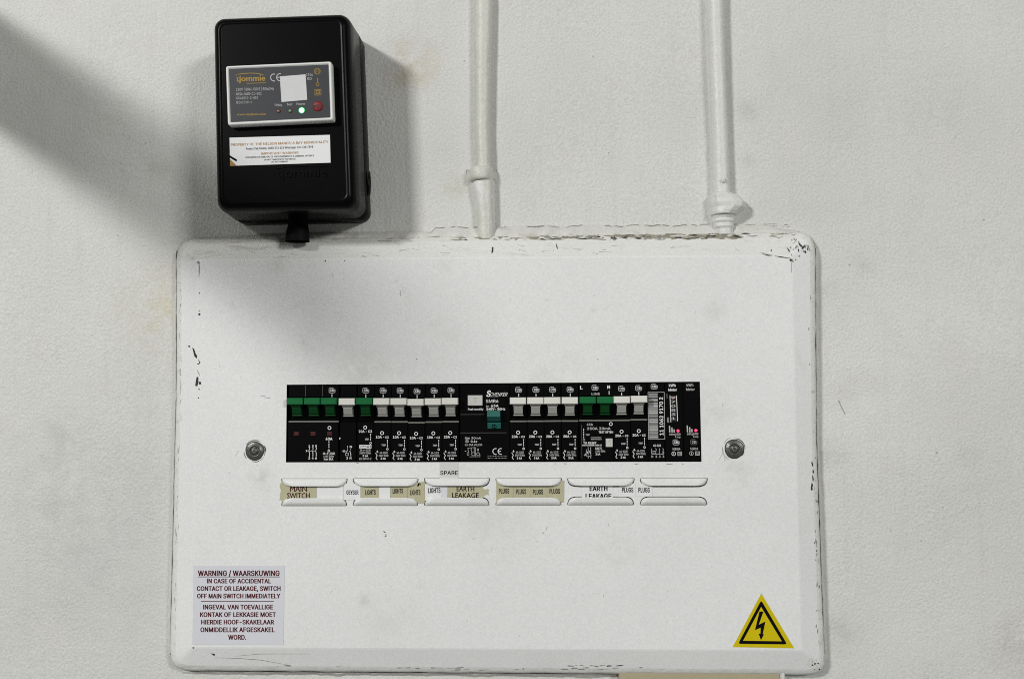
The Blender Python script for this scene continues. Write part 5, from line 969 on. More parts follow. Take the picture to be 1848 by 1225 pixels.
def teal(mb, c):
    def w(prof, x0, x1):
        a = [mb.vert(((x0 - c) * SPX, -d, -(y - YREF) * SPX)) for y, d in prof]; b = [mb.vert(((x1 - c) * SPX, -d, -(y - YREF) * SPX)) for y, d in prof]
        n = len(prof)
        for k in range(n): mb.face([a[k], a[(k + 1) % n], b[(k + 1) % n], b[k]])
        mb.face(a[::-1]); mb.face(b)
    w([(740.8, -.002), (740.8, .0062), (751.5, .0070), (760, .0015), (760, -.002)], 880.2, 903.4)
    w([(762.2, -.002), (762.2, .0014), (764, .0018), (773, .0004), (773, -.002)], 880, 904)
    M = lambda x, y: Vector(((x - c) * SPX, -(.0020 - (y - 764) * .00016 + .0001), -(y - YREF) * SPX))
    ring(mb, 892, 769.4, 4.2, 1.0, M, 1, 14); line(mb, [(892, 766.6), (892, 772.2)], 1.2, M, 1)
local_part(rc, 'toggle', 875, teal, [M_TEAL, M_INK])

# double pole earth leakage breaker
def el_print(mb, c):
    U = LM(c, UP); Lw = LM(c, LOW); d = c - 1076
    text(mb, 'L', 1047.4 + d, 698, 1052 + d, 704, U, 1, bold=.02); text(mb, 'N', 1096.4 + d, 697.4, 1101.4 + d, 703.2, U, 1, bold=.02)
    logo(mb, 1074.4 + d, U, y=701.4); text(mb, 'LINE', 1068 + d, 710.4, 1083 + d, 714.4, U, 3); tick(mb, 1099.6 + d, U, 707.4, 713.6)
    ring(mb, 1102 + d, 766.6, 3.3, 1.1, Lw, 1)
    text(mb, '63A', 1059 + d, 765.4, 1070 + d, 769.4, Lw, 3, bold=.012); text(mb, '250A 30mA', 1059.4 + d, 772.4, 1101.6 + d, 777, Lw, 3, bold=.012)
    text(mb, 'TEST OFTEN', 1080 + d, 779.4, 1106 + d, 783, Lw, 1, bold=.012)
    dash(mb, 1053.2 + d, 775, 792, 1.1, Lw, 1); ring(mb, 1053.6 + d, 795, 2.0, .7, Lw, 3, 10); text(mb, 'TRIP', 1056.6 + d, 784.4, 1064 + d, 787.4, Lw, 3)
    for yy in (790.8, 794.2):
        x = 1066.0
        while x < 1083.5:
            w = random.uniform(.9, 2.2); line(mb, [(x + d, yy), (x + w + d, yy)], 1.3, Lw, 3); x += w + .45
    text(mb, 'TO RESET', 1052.4 + d, 798.8, 1076 + d, 802.4, Lw, 1, bold=.015)
    text(mb, 'SWITCH DOWN THEN UP', 1050.6 + d, 803.2, 1085.6 + d, 806, Lw, 1, bold=.012)
    for x in (1061, 1065.6):
        line(mb, [(x + d, 808), (x + d, 822)], .9, Lw, 3); line(mb, [(x - 2.6 + d, 815), (x - .4 + d, 819.6)], .8, Lw, 1); line(mb, [(x + d, 825), (x + d, 828)], .9, Lw, 3)
    line(mb, [(1053.4 + d, 821.6), (1057 + d, 819), (1058 + d, 824.4), (1066 + d, 824.4), (1066 + d, 821)], .8, Lw, 3); ring(mb, 1055 + d, 821.8, 1.6, .6, Lw, 1, 10); line(mb, [(1057.6 + d, 812), (1057.6 + d, 820)], .7, Lw, 3)
    text(mb, 'EA17C', 1074.2 + d, 808.4, 1085.8 + d, 812, Lw, 1); text(mb, '240V 50Hz', 1074 + d, 813.4, 1091.6 + d, 817, Lw, 3); text(mb, '3 kA', 1074.2 + d, 818.8, 1082.6 + d, 822.4, Lw, 1)
    line(mb, [(1049.6 + d, 768), (1049.6 + d, 828)], .5, Lw, 5)
el = module('earth_leakage_breaker', 1076, 'double pole earth leakage breaker with two green toggles and a small test button', 'circuit breaker', 62, el_print, yoff=-1.8)
for dx in (-15.4, 15.6): toggle_parts(el, 1076, (M_GTOG, M_GTOGD), dx)
def el_btn(mb, c):
    lbox(mb, c, 1092.6, 792.6, 1105, 807.6, .0008, .0026)
    M = LM(c, .00266); line(mb, [(1096, 796.4), (1102.6, 796.0)], 1.1, M, 1); line(mb, [(1100, 796.4), (1100.4, 804)], 1.1, M, 1)
local_part(el, 'test_button', 1076, el_btn, [M_BTN, M_TMARK])

# module carrying the barcode sticker
def bar_print(mb, c):
    U = LM(c, UP); d = c - 1184
    logo(mb, 1181.4 + d, U, y=700.8)
    frame(mb, 1169.8 + d, 710.6, 1199.6 + d, 795.4, .8, U, 3)
    text(mb, 'CC 230', 1178.6 + d, 804.6, 1192 + d, 808.4, U, 1, bold=.012)
    line(mb, [(1175.4 + d, 812), (1175.4 + d, 821.6), (1197 + d, 821.6), (1197 + d, 817)], .8, U, 3)
    for k, x in enumerate((1183.4, 1189.6, 1196)):
        line(mb, [(x - 1 + d, 811.4), (x + .6 + d, 814), (x - .6 + d, 816.6), (x - .6 + d, 821)], .8, U, 3)
    line(mb, [(1176 + d, 817), (1183 + d, 816)], .8, U, 3); line(mb, [(1176 + d, 819.4), (1183 + d, 819.4)], .8, U, 3)
    for k, x in enumerate((1176.4, 1183.6, 1189.8, 1196.2)): text(mb, 'N123'[k], x - 1.5 + d, 824, x + 1.5 + d, 828, U, 3)
bc = module('meter_module', 1184, 'narrow black module carrying a grey barcode and a long serial number', 'meter module', 31, bar_print, recess=False, yoff=-3.2)
def barcode(mb, c):
    d = c - 1184; M = LM(c, .00016)
    rect(mb, 1171.6 + d, 713, 1187.4 + d, 793, M, 0)
    M2 = LM(c, .00022)
    y = 714.6; rnd = random.Random(3)
    while y < 791.4:
        w = rnd.choice([.7, .7, 1.0, 1.6, .8]); line(mb, [(1171.6 + d, y), (1187.4 + d, y)], w, M2, rnd.choice([1, 1, 2])); y += w + rnd.choice([.6, .7, 1.2, 2.6, .8, 1.8])
    text(mb, '11 1062 9170 2', 1190 + d, 720, 1196.8 + d, 788, M2, 3, rot=True, bold=.012)
local_part(bc, 'barcode_strip', 1184, barcode, [simple('grey_foil', (.45, .45, .44), .5), M_INK, M_LEDGE, M_PRINT])

def kwh_print(reg):
    def f(mb, c):
        U = LM(c, UP); d = c - 1216.5
        text(mb, 'kWh', 1208 + d, 696, 1220 + d, 701, U, 1 if reg else 3, bold=.012); text(mb, 'Meter', 1207 + d, 704, 1222.4 + d, 708.6, U, 1 if reg else 3, bold=.012)
        if reg:
            text(mb, 'x10', 1202.4 + d, 714, 1205.4 + d, 722, U, 5, rot=True, bold=.012); text(mb, 'kWh', 1204 + d, 756, 1207.4 + d, 765, U, 3, rot=True, bold=.012)
        for x, y0 in ((1208.2, 771), (1212.4, 774), (1216.2, 777.4)): line(mb, [(x + d, y0), (x + .3 + d, 783)], 2.2, U, 3)
        text(mb, 'kWh', 1207.8 + d, 784.6, 1216 + d, 788, U, 3, bold=.012); text(mb, '1000', 1218.4 + d, 784.2, 1227.6 + d, 787.8, U, 3, bold=.012); text(mb, 'imp', 1221 + d, 789.4, 1227.6 + d, 792.4, U, 3, bold=.012)
        line(mb, [(1216.6 + d, 785), (1219.6 + d, 792.6)], .8, U, 3)
        logo(mb, 1219.6 + d, U, y=800.6, mat=1 if reg else 3)
        text(mb, '5(80)A', 1213 + d, 810.4, 1227 + d, 814.4, U, 3, bold=.01)
        ring(mb, 1215 + d, 820.8, 3.8, .8, U, 1 if reg else 3, 14); line(mb, [(1215 + d, 818.8), (1215 + d, 822.8)], 1, U, 3)
        frame(mb, 1221.8 + d, 817.2, 1229.6 + d, 824.4, 1.0, U, 3); frame(mb, 1223.8 + d, 819.2, 1227.6 + d, 822.4, .6, U, 3)
    return f
k1 = module('energy_meter', 1216.5, 'slim kilowatt hour meter module with number drums and a pink light', 'energy meter', 33, kwh_print(True), 'slim energy meter modules', recess=False, yoff=-3)
k2 = module('energy_meter', 1248.5, 'blank faced kilowatt hour meter module with a pink light in the window corner', 'energy meter', 31, kwh_print(False), 'slim energy meter modules', recess=False, yoff=-3.6)
def led(mb, c):
    M = lambda x, y, h=0: Vector(((x - c) * SPX, -h, -(y - YREF) * SPX))
    rows = [[M(c + 6.8 + r * math.cos(t), 780 + r * math.sin(t), h) for t in [2 * math.pi * k / 14 for k in range(14)]] for r, h in ((2.7, .0000), (2.6, .0006), (1.6, .0011), (.4, .0012))]
    mb.grid(rows, 0, True, True); mb.face([len(mb.v) - 14 + i for i in range(14)], 0)
for k_, cx in ((k1, 1216.5), (k2, 1248.5)): local_part(k_, 'indicator_lamp', cx, led, [M_PINK])
def register(mb, c):
    U = LM(c, .0003); U2 = LM(c, .0006); d = c - 1216.5
    rect(mb, 1209 + d, 717, 1221.4 + d, 764, U, 0)
    line(mb, [(1209.6 + d, 716.6), (1210.6 + d, 764.4)], 1.1, U2, 1); line(mb, [(1221.2 + d, 717), (1222.6 + d, 762.6)], 1.1, U2, 1)
    rect(mb, 1210.6 + d, 717.6, 1220 + d, 723.2, U2, 3)
    for k, ch in enumerate('970531'):
        y = 718.6 + k * 7.4
        text(mb, ch, 1211.6 + d, y, 1219 + d, y + 4.4, LM(c, .0007), 2, bold=.012, rot=False)
local_part(k1, 'number_register', 1216.5, register, [M_DARK, M_PRINT, M_PRINTG, M_REDP])

# ------------------------------------------------------------------ paper tags, tapes and warning signs on the cover
def tag_sheet(name, quad, mat, label, group=None, extra=(), texts=(), ink=None, d=D_FACE + .00022, th=.00012, cat='paper tag', loc=None):
    mb = MB()
    q = [P(*p, d) for p in quad]
    c = sum(q, Vector()) / len(q)
    mb.prism(q, [p + Vector((0, th, 0)) for p in q], 0)
    for fn in extra: fn(mb)
    M = plane(d + .00006)
    for t in texts: text(mb, t[0], t[1], t[2], t[3], t[4], M, 1, *t[5:])
    o = mb.build(name, [mat, ink or M_INK, M_PAPERR], None, origin=c)
    return tag(o, label, cat, group)
Q = lambda x0, y0, x1, y1: [(x0, y0), (x1, y0), (x1, y1), (x0, y1)]
TG = 'circuit name tags in the label holders'
tag_sheet('circuit_tag', [(506, 872), (510, 868), (571, 873), (571, 903), (510, 906), (506, 900), (504.5, 903), (505.5, 892), (507, 884), (504.6, 878)], M_PAPERB, 'beige tag reading MAIN SWITCH in dark red with torn left edge', TG,
          texts=[('MAIN', 523.5, 877.4, 554, 886.4, 0, .022, 0.0, False, True), ('SWITCH', 518, 889.2, 559, 898.8, 0, .022, 0.0, False, True)], ink=M_INKM)
tag_sheet('circuit_tag', Q(571.5, 873, 620, 903), M_PAPERW, 'blank white strip between the MAIN SWITCH and GEYSER tags', TG)
tag_sheet('circuit_tag', Q(620.5, 872, 650.5, 901.5), M_PAPERW, 'white tag reading GEYSER between two label holders', TG, texts=[('GEYSER', 625, 884.2, 647, 892, 0, .02)], d=D_FACE + .0004)
tag_sheet('circuit_tag', Q(651, 873, 683.5, 903), M_PAPERB, 'beige tag reading LIGHTS just right of the GEYSER tag', TG, texts=[('LIGHTS', 659, 884, 678, 892.8, -.6, .02)])
tag_sheet('circuit_tag', Q(684, 873, 704, 903), M_PAPERW, 'small blank off-white strip between two beige LIGHTS tags', TG)
tag_sheet('circuit_tag', Q(704.5, 873, 735.5, 903), M_PAPERB, 'beige tag reading LIGHTS between the blank strip and the tag with an arrow', TG, texts=[('LIGHTS', 708.6, 881.4, 727.4, 890.2, -.6, .02)])
def arrow(mb):
    M = plane(D_FACE + .00050)
    line(mb, [(753, 877), (756, 871.4), (759.6, 874.6)], 1.6, M, 1); line(mb, [(756, 872), (755.4, 877)], 1.4, M, 1)
tag_sheet('circuit_tag', [(736, 873), (752, 870), (766.5, 868.6), (766.5, 907.4), (753, 907.4), (750, 903), (736, 903)], M_PAPERB, 'beige tag reading LIGHTS with a small pencilled arrow above it', TG, texts=[('LIGHTS', 740, 884, 758.6, 893, -.4, .02)], extra=[arrow], d=D_FACE + .0004)
tag_sheet('circuit_tag', Q(767, 873, 797, 903), M_PAPERW, 'white tag reading LIGHTS left of the beige EARTH LEAKAGE tag', TG, texts=[('LIGHTS', 772.4, 880.2, 795, 889.4, -.4, .02)])
tag_sheet('circuit_tag', Q(797.5, 874, 807.5, 903), M_STICK, 'narrow blank grey strip left of the beige EARTH LEAKAGE tag', TG)
tag_sheet('circuit_tag', [(808, 873), (871.5, 873), (871.5, 881), (876, 883), (880, 881.4), (883, 884), (881, 888), (882.6, 893), (877, 892), (871.5, 897), (871.5, 903), (808, 903)], M_PAPERB, 'beige tag reading EARTH LEAKAGE with torn right end', TG,
          texts=[('EARTH', 824, 877.4, 856, 886, 0, .022, 0.0, False, True), ('LEAKAGE', 816, 889, 864, 897.8, 0, .022, 0.0, False, True)])
pl = ((896, 926.2, 900.2, 919, 881.4, 'first beige PLUGS tag from the left, torn against the holder end'), (926.6, 956.6, 931, 949.6, 882.4, 'second beige PLUGS tag from the left'),
      (957, 987, 961.6, 980, 883, 'third beige PLUGS tag from the left'), (987.4, 1018, 991.6, 1010.6, 881.8, 'beige PLUGS tag sticking out past the right end of its holder'))
for i, (x0, x1, t0, t1, ty, lb) in enumerate(pl):
    quad = Q(x0, 873, x1, 903)
    if i == 0: quad = [(895.6, 866), (900, 872), (926.2, 873), (926.2, 903), (900, 903), (895.6, 907)]
    if i == 3: quad = [(987.4, 873), (1009, 873), (1013, 866.4), (1018.4, 866.4), (1018, 906.4), (1013, 906.4), (1009, 903), (987.4, 903)]
    tag_sheet('circuit_tag', quad, M_PAPERB, lb, TG, texts=[('PLUGS', t0, ty, t1, ty + 9, -.3, .02)])
tag_sheet('circuit_tag', Q(1050, 873, 1106, 903), M_PAPERW, 'white tag reading EARTH LEAKAGE in bold black', TG,
          texts=[('EARTH', 1064, 876.6, 1096.4, 885.6, 0, .02), ('LEAKAGE', 1056.6, 890.2, 1103.4, 899.4, 0, .02)])
tag_sheet('circuit_tag', Q(1117, 872.5, 1146, 896), M_PAPERW, 'white PLUGS tag nearest the bold white EARTH LEAKAGE tag', TG, texts=[('PLUGS', 1122.4, 879.2, 1143, 888, 0, .02)])
tag_sheet('circuit_tag', Q(1146.6, 871.5, 1176.6, 895.5), M_PAPERW, 'rightmost white PLUGS tag overlapping the last label holder', TG, texts=[('PLUGS', 1152, 879.2, 1172.6, 888.2, 0, .02)], d=D_FACE + .0004)
tag_sheet('spare_tape', Q(793.4, 834.6, 827.4, 863), M_SPARE, 'clear tape reading SPARE hanging below the breaker window', 'tape label', texts=[('SPARE', 794.4, 849.2, 826.4, 856.4, 0, .01)], d=D_FACE + .00018, cat='tape')
bpy.data.objects['spare_tape'].pop('group', None)

d = D_FACE + .00022
def wsign(mb):
    M = plane(d + .00006)
    rows = (('WARNING / WAARSKUWING', 357, 1028.8, 504.6, 1038.8), ('IN CASE OF ACCIDENTAL', 373.4, 1043.6, 489, 1052), ('CONTACT OR LEAKAGE, SWITCH', 355.2, 1057, 506.4, 1065.6),
            ('OFF MAIN SWITCH IMMEDIATELY', 355.6, 1070.6, 506, 1079), ('INGEVAL VAN TOEVALLIGE', 366.6, 1090.4, 492.8, 1099), ('KONTAK OF LEKKASIE MOET', 361, 1104, 497.8, 1112.6),
            ('HIERDIE HOOF-SKAKELAAR', 363, 1117.6, 494.8, 1126), ('ONMIDDELLIK AFGESKAKEL', 361.6, 1131.2, 495.6, 1140), ('WORD.', 411.6, 1144.8, 444.4, 1153.6))
    for r in rows: text(mb, *r, M, 1, bold=.021)
    rect(mb, 357, 1039.8, 504.8, 1041.0, M, 1); rect(mb, 362.6, 1084, 494.2, 1085.2, M, 1)
o = tag_sheet('warning_sign', [(349.5, 1020.5), (513.6, 1020), (511.4, 1163), (347.6, 1162)], M_STICK, 'square grey sticker with dark red bilingual WARNING text in the board corner', None, extra=[wsign], ink=M_INKR, cat='warning sign', d=d)

def hazard(mb):
    M = plane(d + .00006); M2 = plane(d + .00012)
    # black border with rounded corners
    def tri(pts, r):
        out = []
        n = len(pts)
        for i in range(n):
            p0, p1, p2 = pts[i - 1], pts[i], pts[(i + 1) % n]
            a = math.atan2(p0[1] - p1[1], p0[0] - p1[0]); b = math.atan2(p2[1] - p1[1], p2[0] - p1[0])
            s0 = (p1[0] + r * math.cos(a), p1[1] + r * math.sin(a)); s1 = (p1[0] + r * math.cos(b), p1[1] + r * math.sin(b))
            for k in range(6):
                t = k / 5
                out.append(((1 - t) ** 2 * s0[0] + 2 * t * (1 - t) * p1[0] + t * t * s1[0], (1 - t) ** 2 * s0[1] + 2 * t * (1 - t) * p1[1] + t * t * s1[1]))
        return out
    mb.poly([M(*p) for p in tri([(1373.7, 1082.4), (1332.0, 1161), (1420.6, 1162)], 5)], 1)
    mb.poly([M2(*p) for p in [(1373.6, 1094.4), (1341, 1155.4), (1411, 1156.4)]], 3)
    M3 = plane(d + .00018)
    z = lambda a, b: (1280 + a / 6.283, 1030 + b / 6.283)
    mb.poly([M3(*z(*p)) for p in [(570, 456), (614, 458), (562, 606), (518, 668)]], 1)
    mb.poly([M3(*z(*p)) for p in [(518, 668), (562, 606), (636, 570), (583, 640)]], 1)
    mb.poly([M3(*z(*p)) for p in [(583, 638), (636, 571), (606, 718), (580, 714)]], 1)
    mb.poly([M3(*z(*p)) for p in [(560, 706), (620, 716), (586, 782)]], 1)
mb = MB(); tq = [(1374, 1070.4), (1433.4, 1169), (1322.4, 1166.8)]
cq = [P(*p, d) for p in tq]; cc = sum(cq, Vector()) / 3
mb.prism(cq, [p + Vector((0, .00014, 0)) for p in cq], 0); hazard(mb)
o = mb.build('hazard_sign', [M_YEL, M_INK, M_YEDGE, M_YEL], None, origin=cc)
tag(o, 'yellow triangle sticker with black lightning bolt in the lower right board corner', 'warning sign')

# ------------------------------------------------------------------ prepaid meter box
D_M = 0.061
FQ = [(380.6, 28.6), (629.4, 19.8), (642.6, 375.0), (386.8, 380.0)]       # front outline, TL TR BR BL
def quad_uv(q, u, v):
    a = lerp(q[0], q[1], u); b = lerp(q[3], q[2], u); return lerp(a, b, v)
def round_quad(q, rpx, n=8, inset=0.0):
    """rounded outline of a pixel quad; inset and radius in pixels"""
    w = math.hypot(q[1][0] - q[0][0], q[1][1] - q[0][1]); h = math.hypot(q[3][0] - q[0][0], q[3][1] - q[0][1])
    out = []
    r = max(rpx, .01)
    for cx, cy, a0 in ((w - inset - r, inset + r, -90), (w - inset - r, h - inset - r, 0), (inset + r, h - inset - r, 90), (inset + r, inset + r, 180)):
        for k in range(n):
            t = math.radians(a0 + 90 * k / (n - 1))
            out.append(quad_uv(q, (cx + r * math.cos(t)) / w, (cy + r * math.sin(t)) / h))
    return out
def build_meter():
    root = thing('prepaid_meter', P(515, 385, 0), 'tall black plastic prepaid meter box mounted on the wall above the board', 'electricity meter')
    body = MB()
    front = round_quad(FQ, 20)
    fp = [P(*q, D_M) for q in front]
    def at(ring_pts, y): return [Vector((p.x, y, p.z)) for p in ring_pts]
    def ringd(inset, r, dd): 
        return [Vector((p.x, -dd, p.z)) for p in [P(*q, D_M) for q in round_quad(FQ, r, inset=inset)]]
    cx = sum(p.x for p in fp) / len(fp); cz = sum(p.z for p in fp) / len(fp)
    def grow(k, y): return [Vector((cx + (p.x - cx) * k, y, cz + (p.z - cz) * k)) for p in fp]
    rows = [grow(1.012, -.0005), grow(1.012, -.0215), grow(1.006, -.0220), grow(1.006, -.0226), grow(1.010, -.0230), grow(1.004, -.044),
            ringd(-.5, 20.5, .0500)] + [ringd(15 * (1 - math.cos(t)), 20 - 8 * (1 - math.cos(t)), .0602 - .0092 * (1 - math.sin(t))) for t in [math.pi / 2 * k / 9 for k in range(10)]] + [ringd(16, 11, .0599), ringd(17.5, 10, .0600)]
    ids = body.grid(rows, 0, True, True)
    body.face(ids[-1], 0)
    # raised lettering and logo swoosh moulded into the lower lid
    Ml = plane(.0606)
    text(body, 'tjommie', 497, 305, 590, 321, Ml, 1, -3, .015, geo=True); line(body, [(497, 304), (520, 300.5), (560, 299), (590, 300)], 2.2, Ml, 1)
    o = body.build('housing', [M_HOUSE, simple('moulded_letter_black', (.0022, .0023, .0023), .30, spec=.08)], root)
    bm = bmesh.new(); bm.from_mesh(o.data); bmesh.ops.recalc_face_normals(bm, faces=[f for f in bm.faces if f.material_index == 0]); bm.to_mesh(o.data); bm.free()
    # knockout disc on the right flank
    kn = MB(); kc = P(666.5, 331, .012); s = mm_per_px(.03)
    xs = max(p.x for p in rows[1])
    zc = kc.z
    prof = [(13.5, .0000), (13.5, .0007), (12.3, .0007), (12.0, .0001), (0.8, .0001)]
    rr = [[Vector((xs - .0006 + h + .0008, -.0105 + r * s * .8 * math.cos(t), zc + r * s * 1.75 * math.sin(t))) for t in [2 * math.pi * k / 28 for k in range(28)]] for r, h in prof]
    kn.grid(rr, 0, True, True)
    ko = kn.build('knockout', [M_HOUSE], root); fix_normals(ko)
    # tapered cable sleeve that drops into the top of the board
    sl = MB(); rr = []
    for (xl, xr, y) in ((521.5, 555.5, 392), (520.5, 556, 404), (519.0, 556.6, 410), (518.4, 557, 411), (518.4, 557, 413), (517.4, 557, 414.5), (514.5, 558.5, 436)):
        a = P(xl, y, .020); b = P(xr, y, .020); c = (a + b) / 2; r = (b - a).length / 2
        rr.append([c + Vector((r * math.cos(t), r * .85 * math.sin(t), 0)) for t in [2 * math.pi * k / 24 for k in range(24)]])
    sl.grid(rr, 0, True, True)
    so = sl.build('cable_sleeve', [M_SLEEVE], root); fix_normals(so)
    # white framed face plate
    BQ = [(406.8, 119.2), (597.6, 110.6), (601.4, 217.0), (410.6, 226.2)]
    DB = .0675
    bz = MB()
    def rq(inset, r, dd, q=BQ): return [Vector((p.x, -dd, p.z)) for p in [P(*t, DB) for t in round_quad(q, r, 5, inset)]]
    rows = [rq(-.2, 4, .0598), rq(-.2, 4, .0655), rq(.2, 4, .0665), rq(1.2, 3.4, .0674), rq(3.6, 2.2, DB), rq(4.4, 1.6, .0668), rq(5.6, 1.2, .0664)]
    bz.grid(rows, 0, True, True)
    bo = bz.build('bezel', [M_BEZEL], root); fix_normals(bo)
    fc = MB(); dF = .0665; M0 = plane(dF); M = plane(dF + .00008)
    fc.poly([M0(*t) for t in round_quad(BQ, 1.2, 5, 4.9)], 0)
    T = -2.4
    text(fc, 'tjommie', 425.6, 137.4, 479, 147.6, M, 1, -1.6, .03, geo=True)
    line(fc, [(427.6, 135.0), (438, 133.2), (452, 132.4), (466, 133.0), (475.6, 136)], 1.3, M, 1); line(fc, [(425.4, 136.6), (428.6, 134.6)], 1.4, M, 1)
    x = 445.0
    while x < 478:
        w = random.uniform(1.2, 2.8); line(fc, [(x, 151 - (x - 445) * .03), (x + w, 151 - (x + w - 445) * .03)], 1.3, M, 1); x += w + .5
    text(fc, '230V | 80A | Cl0.5 | 50/60Hz', 426, 159.6, 494.4, 164.4, M, 2, -1.6, .0)
    text(fc, 'NTSA-N0N-C1-G01', 426, 168, 472, 172.6, M, 2, -1.2, .0)
    text(fc, 'IEC61010-2-030', 426.4, 175.4, 465.6, 179.8, M, 2, -1.0, .0)
    text(fc, 'IEC61010-1', 426.8, 183.2, 454.4, 187.4, M, 2, -.8, .0)
    text(fc, 'www.mytjom.com', 427.4, 205.2, 479.4, 208.8, M, 1, -1.0, .01)
    for (cx_, cy_, bar) in ((494.4, 140.4, 0), (505.2, 139.9, 1)):
        line(fc, [(cx_ + 6.0 * math.cos(t), cy_ + 6.4 * math.sin(t)) for t in [math.radians(72 + k * 15.4) for k in range(15)]], 1.5, M, 3)
        if bar: line(fc, [(cx_ - 5.4, cy_), (cx_ - .6, cy_)], 1.5, M, 3)
    text(fc, '1514', 552.6, 133.2, 564.4, 138, M, 2, -.4, .0); text(fc, 'ED', 554.8, 140.4, 562.4, 144.6, M, 2, -.3, .0)
    ring(fc, 572.6, 129.2, 5.8, .9, M, 1, 20); text(fc, '65', 569.6, 127.2, 575.8, 131, M, 1, 0, .0); ring(fc, 572.6, 129.2, 4.1, .5, M, 1, 20)
    line(fc, [(572.8, 141.2), (573.0, 149.6)], 1.2, M, 1); ring(fc, 573.2, 152.6, 3.2, 1.0, M, 1, 8)
    frame(fc, 567.8, 161.4, 579.8, 172.6, 1.0, M, 1); frame(fc, 570.2, 163.8, 577.4, 170.2, 1.0, M, 1); text(fc, 'm', 572, 165.2, 575.8, 168.8, M, 1, 0, .0)
    for s_, x0, x1, y in (('Relay', 496, 509.4, 187.8), ('Net', 518.4, 527.6, 187), ('Power', 535.2, 551, 186)): text(fc, s_, x0, y, x1, y + 4, M, 2, -.4, .0)
    fc.build('face_plate', [M_FACE, M_GOLD, M_PRINTG, simple('silver_print', (.50, .50, .49), .5)], root)
    def dome(name, cx_, cy_, r, h, mat, rim=None, glyph=None):
        mb = MB(); c = P(cx_, cy_, dF); s = mm_per_px(dF)
        prof = [(1.0, 0.00005), (.96, h * .45), (.8, h * .8), (.5, h * .97), (.06, h)]
        rows = [[c + Vector((k * r * s * math.cos(t), -hh, k * r * s * math.sin(t))) for t in [2 * math.pi * i / 20 for i in range(20)]] for k, hh in prof]
        ids = mb.grid(rows, 0, True, True); mb.face(ids[-1], 0)
        if rim is not None:
            rows = [[c + Vector((k * r * s * math.cos(t), -hh, k * r * s * math.sin(t))) for t in [2 * math.pi * i / 20 for i in range(20)]] for k, hh in ((1.42, .0001), (1.36, .0004), (1.1, .0004), (1.0, .0001))]
            mb.grid(rows, 1, True, True)
        if glyph: glyph(mb)
        o = mb.build(name, [mat, rim or mat, M_KEYT], root); fix_normals(o)
        return o
    o = dome('indicator_lamp', 502.6, 200.8, 2.9, .0006, M_LEDR, M_LEDRIM); tag(o, 'unlit reddish indicator lamp')
    o = dome('indicator_lamp', 523.3, 200.3, 2.9, .0006, M_LEDN, M_LEDRIM); tag(o, 'dim green indicator lamp')
    o = dome('indicator_lamp', 544.6, 199.6, 4.5, .0012, M_LEDON, M_LEDHALO); tag(o, 'brightly lit green indicator lamp')
    dome('key_button', 573.6, 192.2, 9.8, .0010, M_KEY, None, lambda mb: text(mb, 'KEY', 565.8, 189.4, 581.6, 194.8, plane(dF + .00112), 2, -.4, .02))
    return root
meter = build_meter()
# sticker over the face plate (its code pattern is left off) and the municipal sticker below
mb = MB(); q = [P(*p, .0667) for p in [(505, 138.4), (551.4, 134.6), (554.4, 180.4), (508, 184.6)]]; c = sum(q, Vector()) / 4
mb.prism(q, [p + Vector((0, .0001, 0)) for p in q], 0)
tag(mb.build('blank_sticker', [simple('dull_white_sticker', (.62, .62, .62), .6, .05, 200, spec=.2)], None, origin=c), 'small square white sticker on the grey face of the black meter', 'sticker')
mb = MB(); dS = .0603
q = [P(*p, dS) for p in [(414.2, 248.8), (595.4, 243.6), (596.6, 293.8), (415.2, 299.6)]]; c = sum(q, Vector()) / 4
mb.prism(q, [p + Vector((0, .0001, 0)) for p in q], 0); M = plane(dS + .00006)
text(mb, 'PROPERTY OF THE NELSON MANDELA BAY MUNICIPALITY', 416.6, 259.4, 592.6, 264, M, 1, -5.4, .014)
text(mb, 'Project Call Centre; 0860 376 626 Whatsapp: 063 315 7598', 444, 266.8, 565, 270.8, M, 2, -3.6, .012)
text(mb, 'IMPORTANT WARNING', 471, 275.6, 538.8, 279.6, M, 1, -2.0, .014)
text(mb, 'BYPASSING OR REMOVAL OF THE EQUIPMENT IS A CRIMINAL OFFENCE', 443.2, 282.8, 566.6, 285.8, M, 2, -3.2, .014)
text(mb, 'DO NOT TAMPER WITH THE SWITCH', 477, 287.2, 533, 290, M, 2, -1.4, .014)
text(mb, 'DO NOT DAMAGE', 490, 291.2, 519.2, 294, M, 2, -.8, .014)
z = lambda a, b: (400 + a / 5.83, 100 + b / 5.83)
mb.poly([M(*z(*p)) for p in [(84, 1052), (160, 1096), (158, 1120), (85, 1078)]], 2)
mb.poly([M(*z(*p)) for p in [(87, 1092), (160, 1163), (89, 1164)]], 1)
tag(mb.build('property_sticker', [M_PAPERW, M_GOLDP, M_INK], None, origin=c), 'white municipal property sticker with gold heading stuck on the black meter lid', 'sticker')

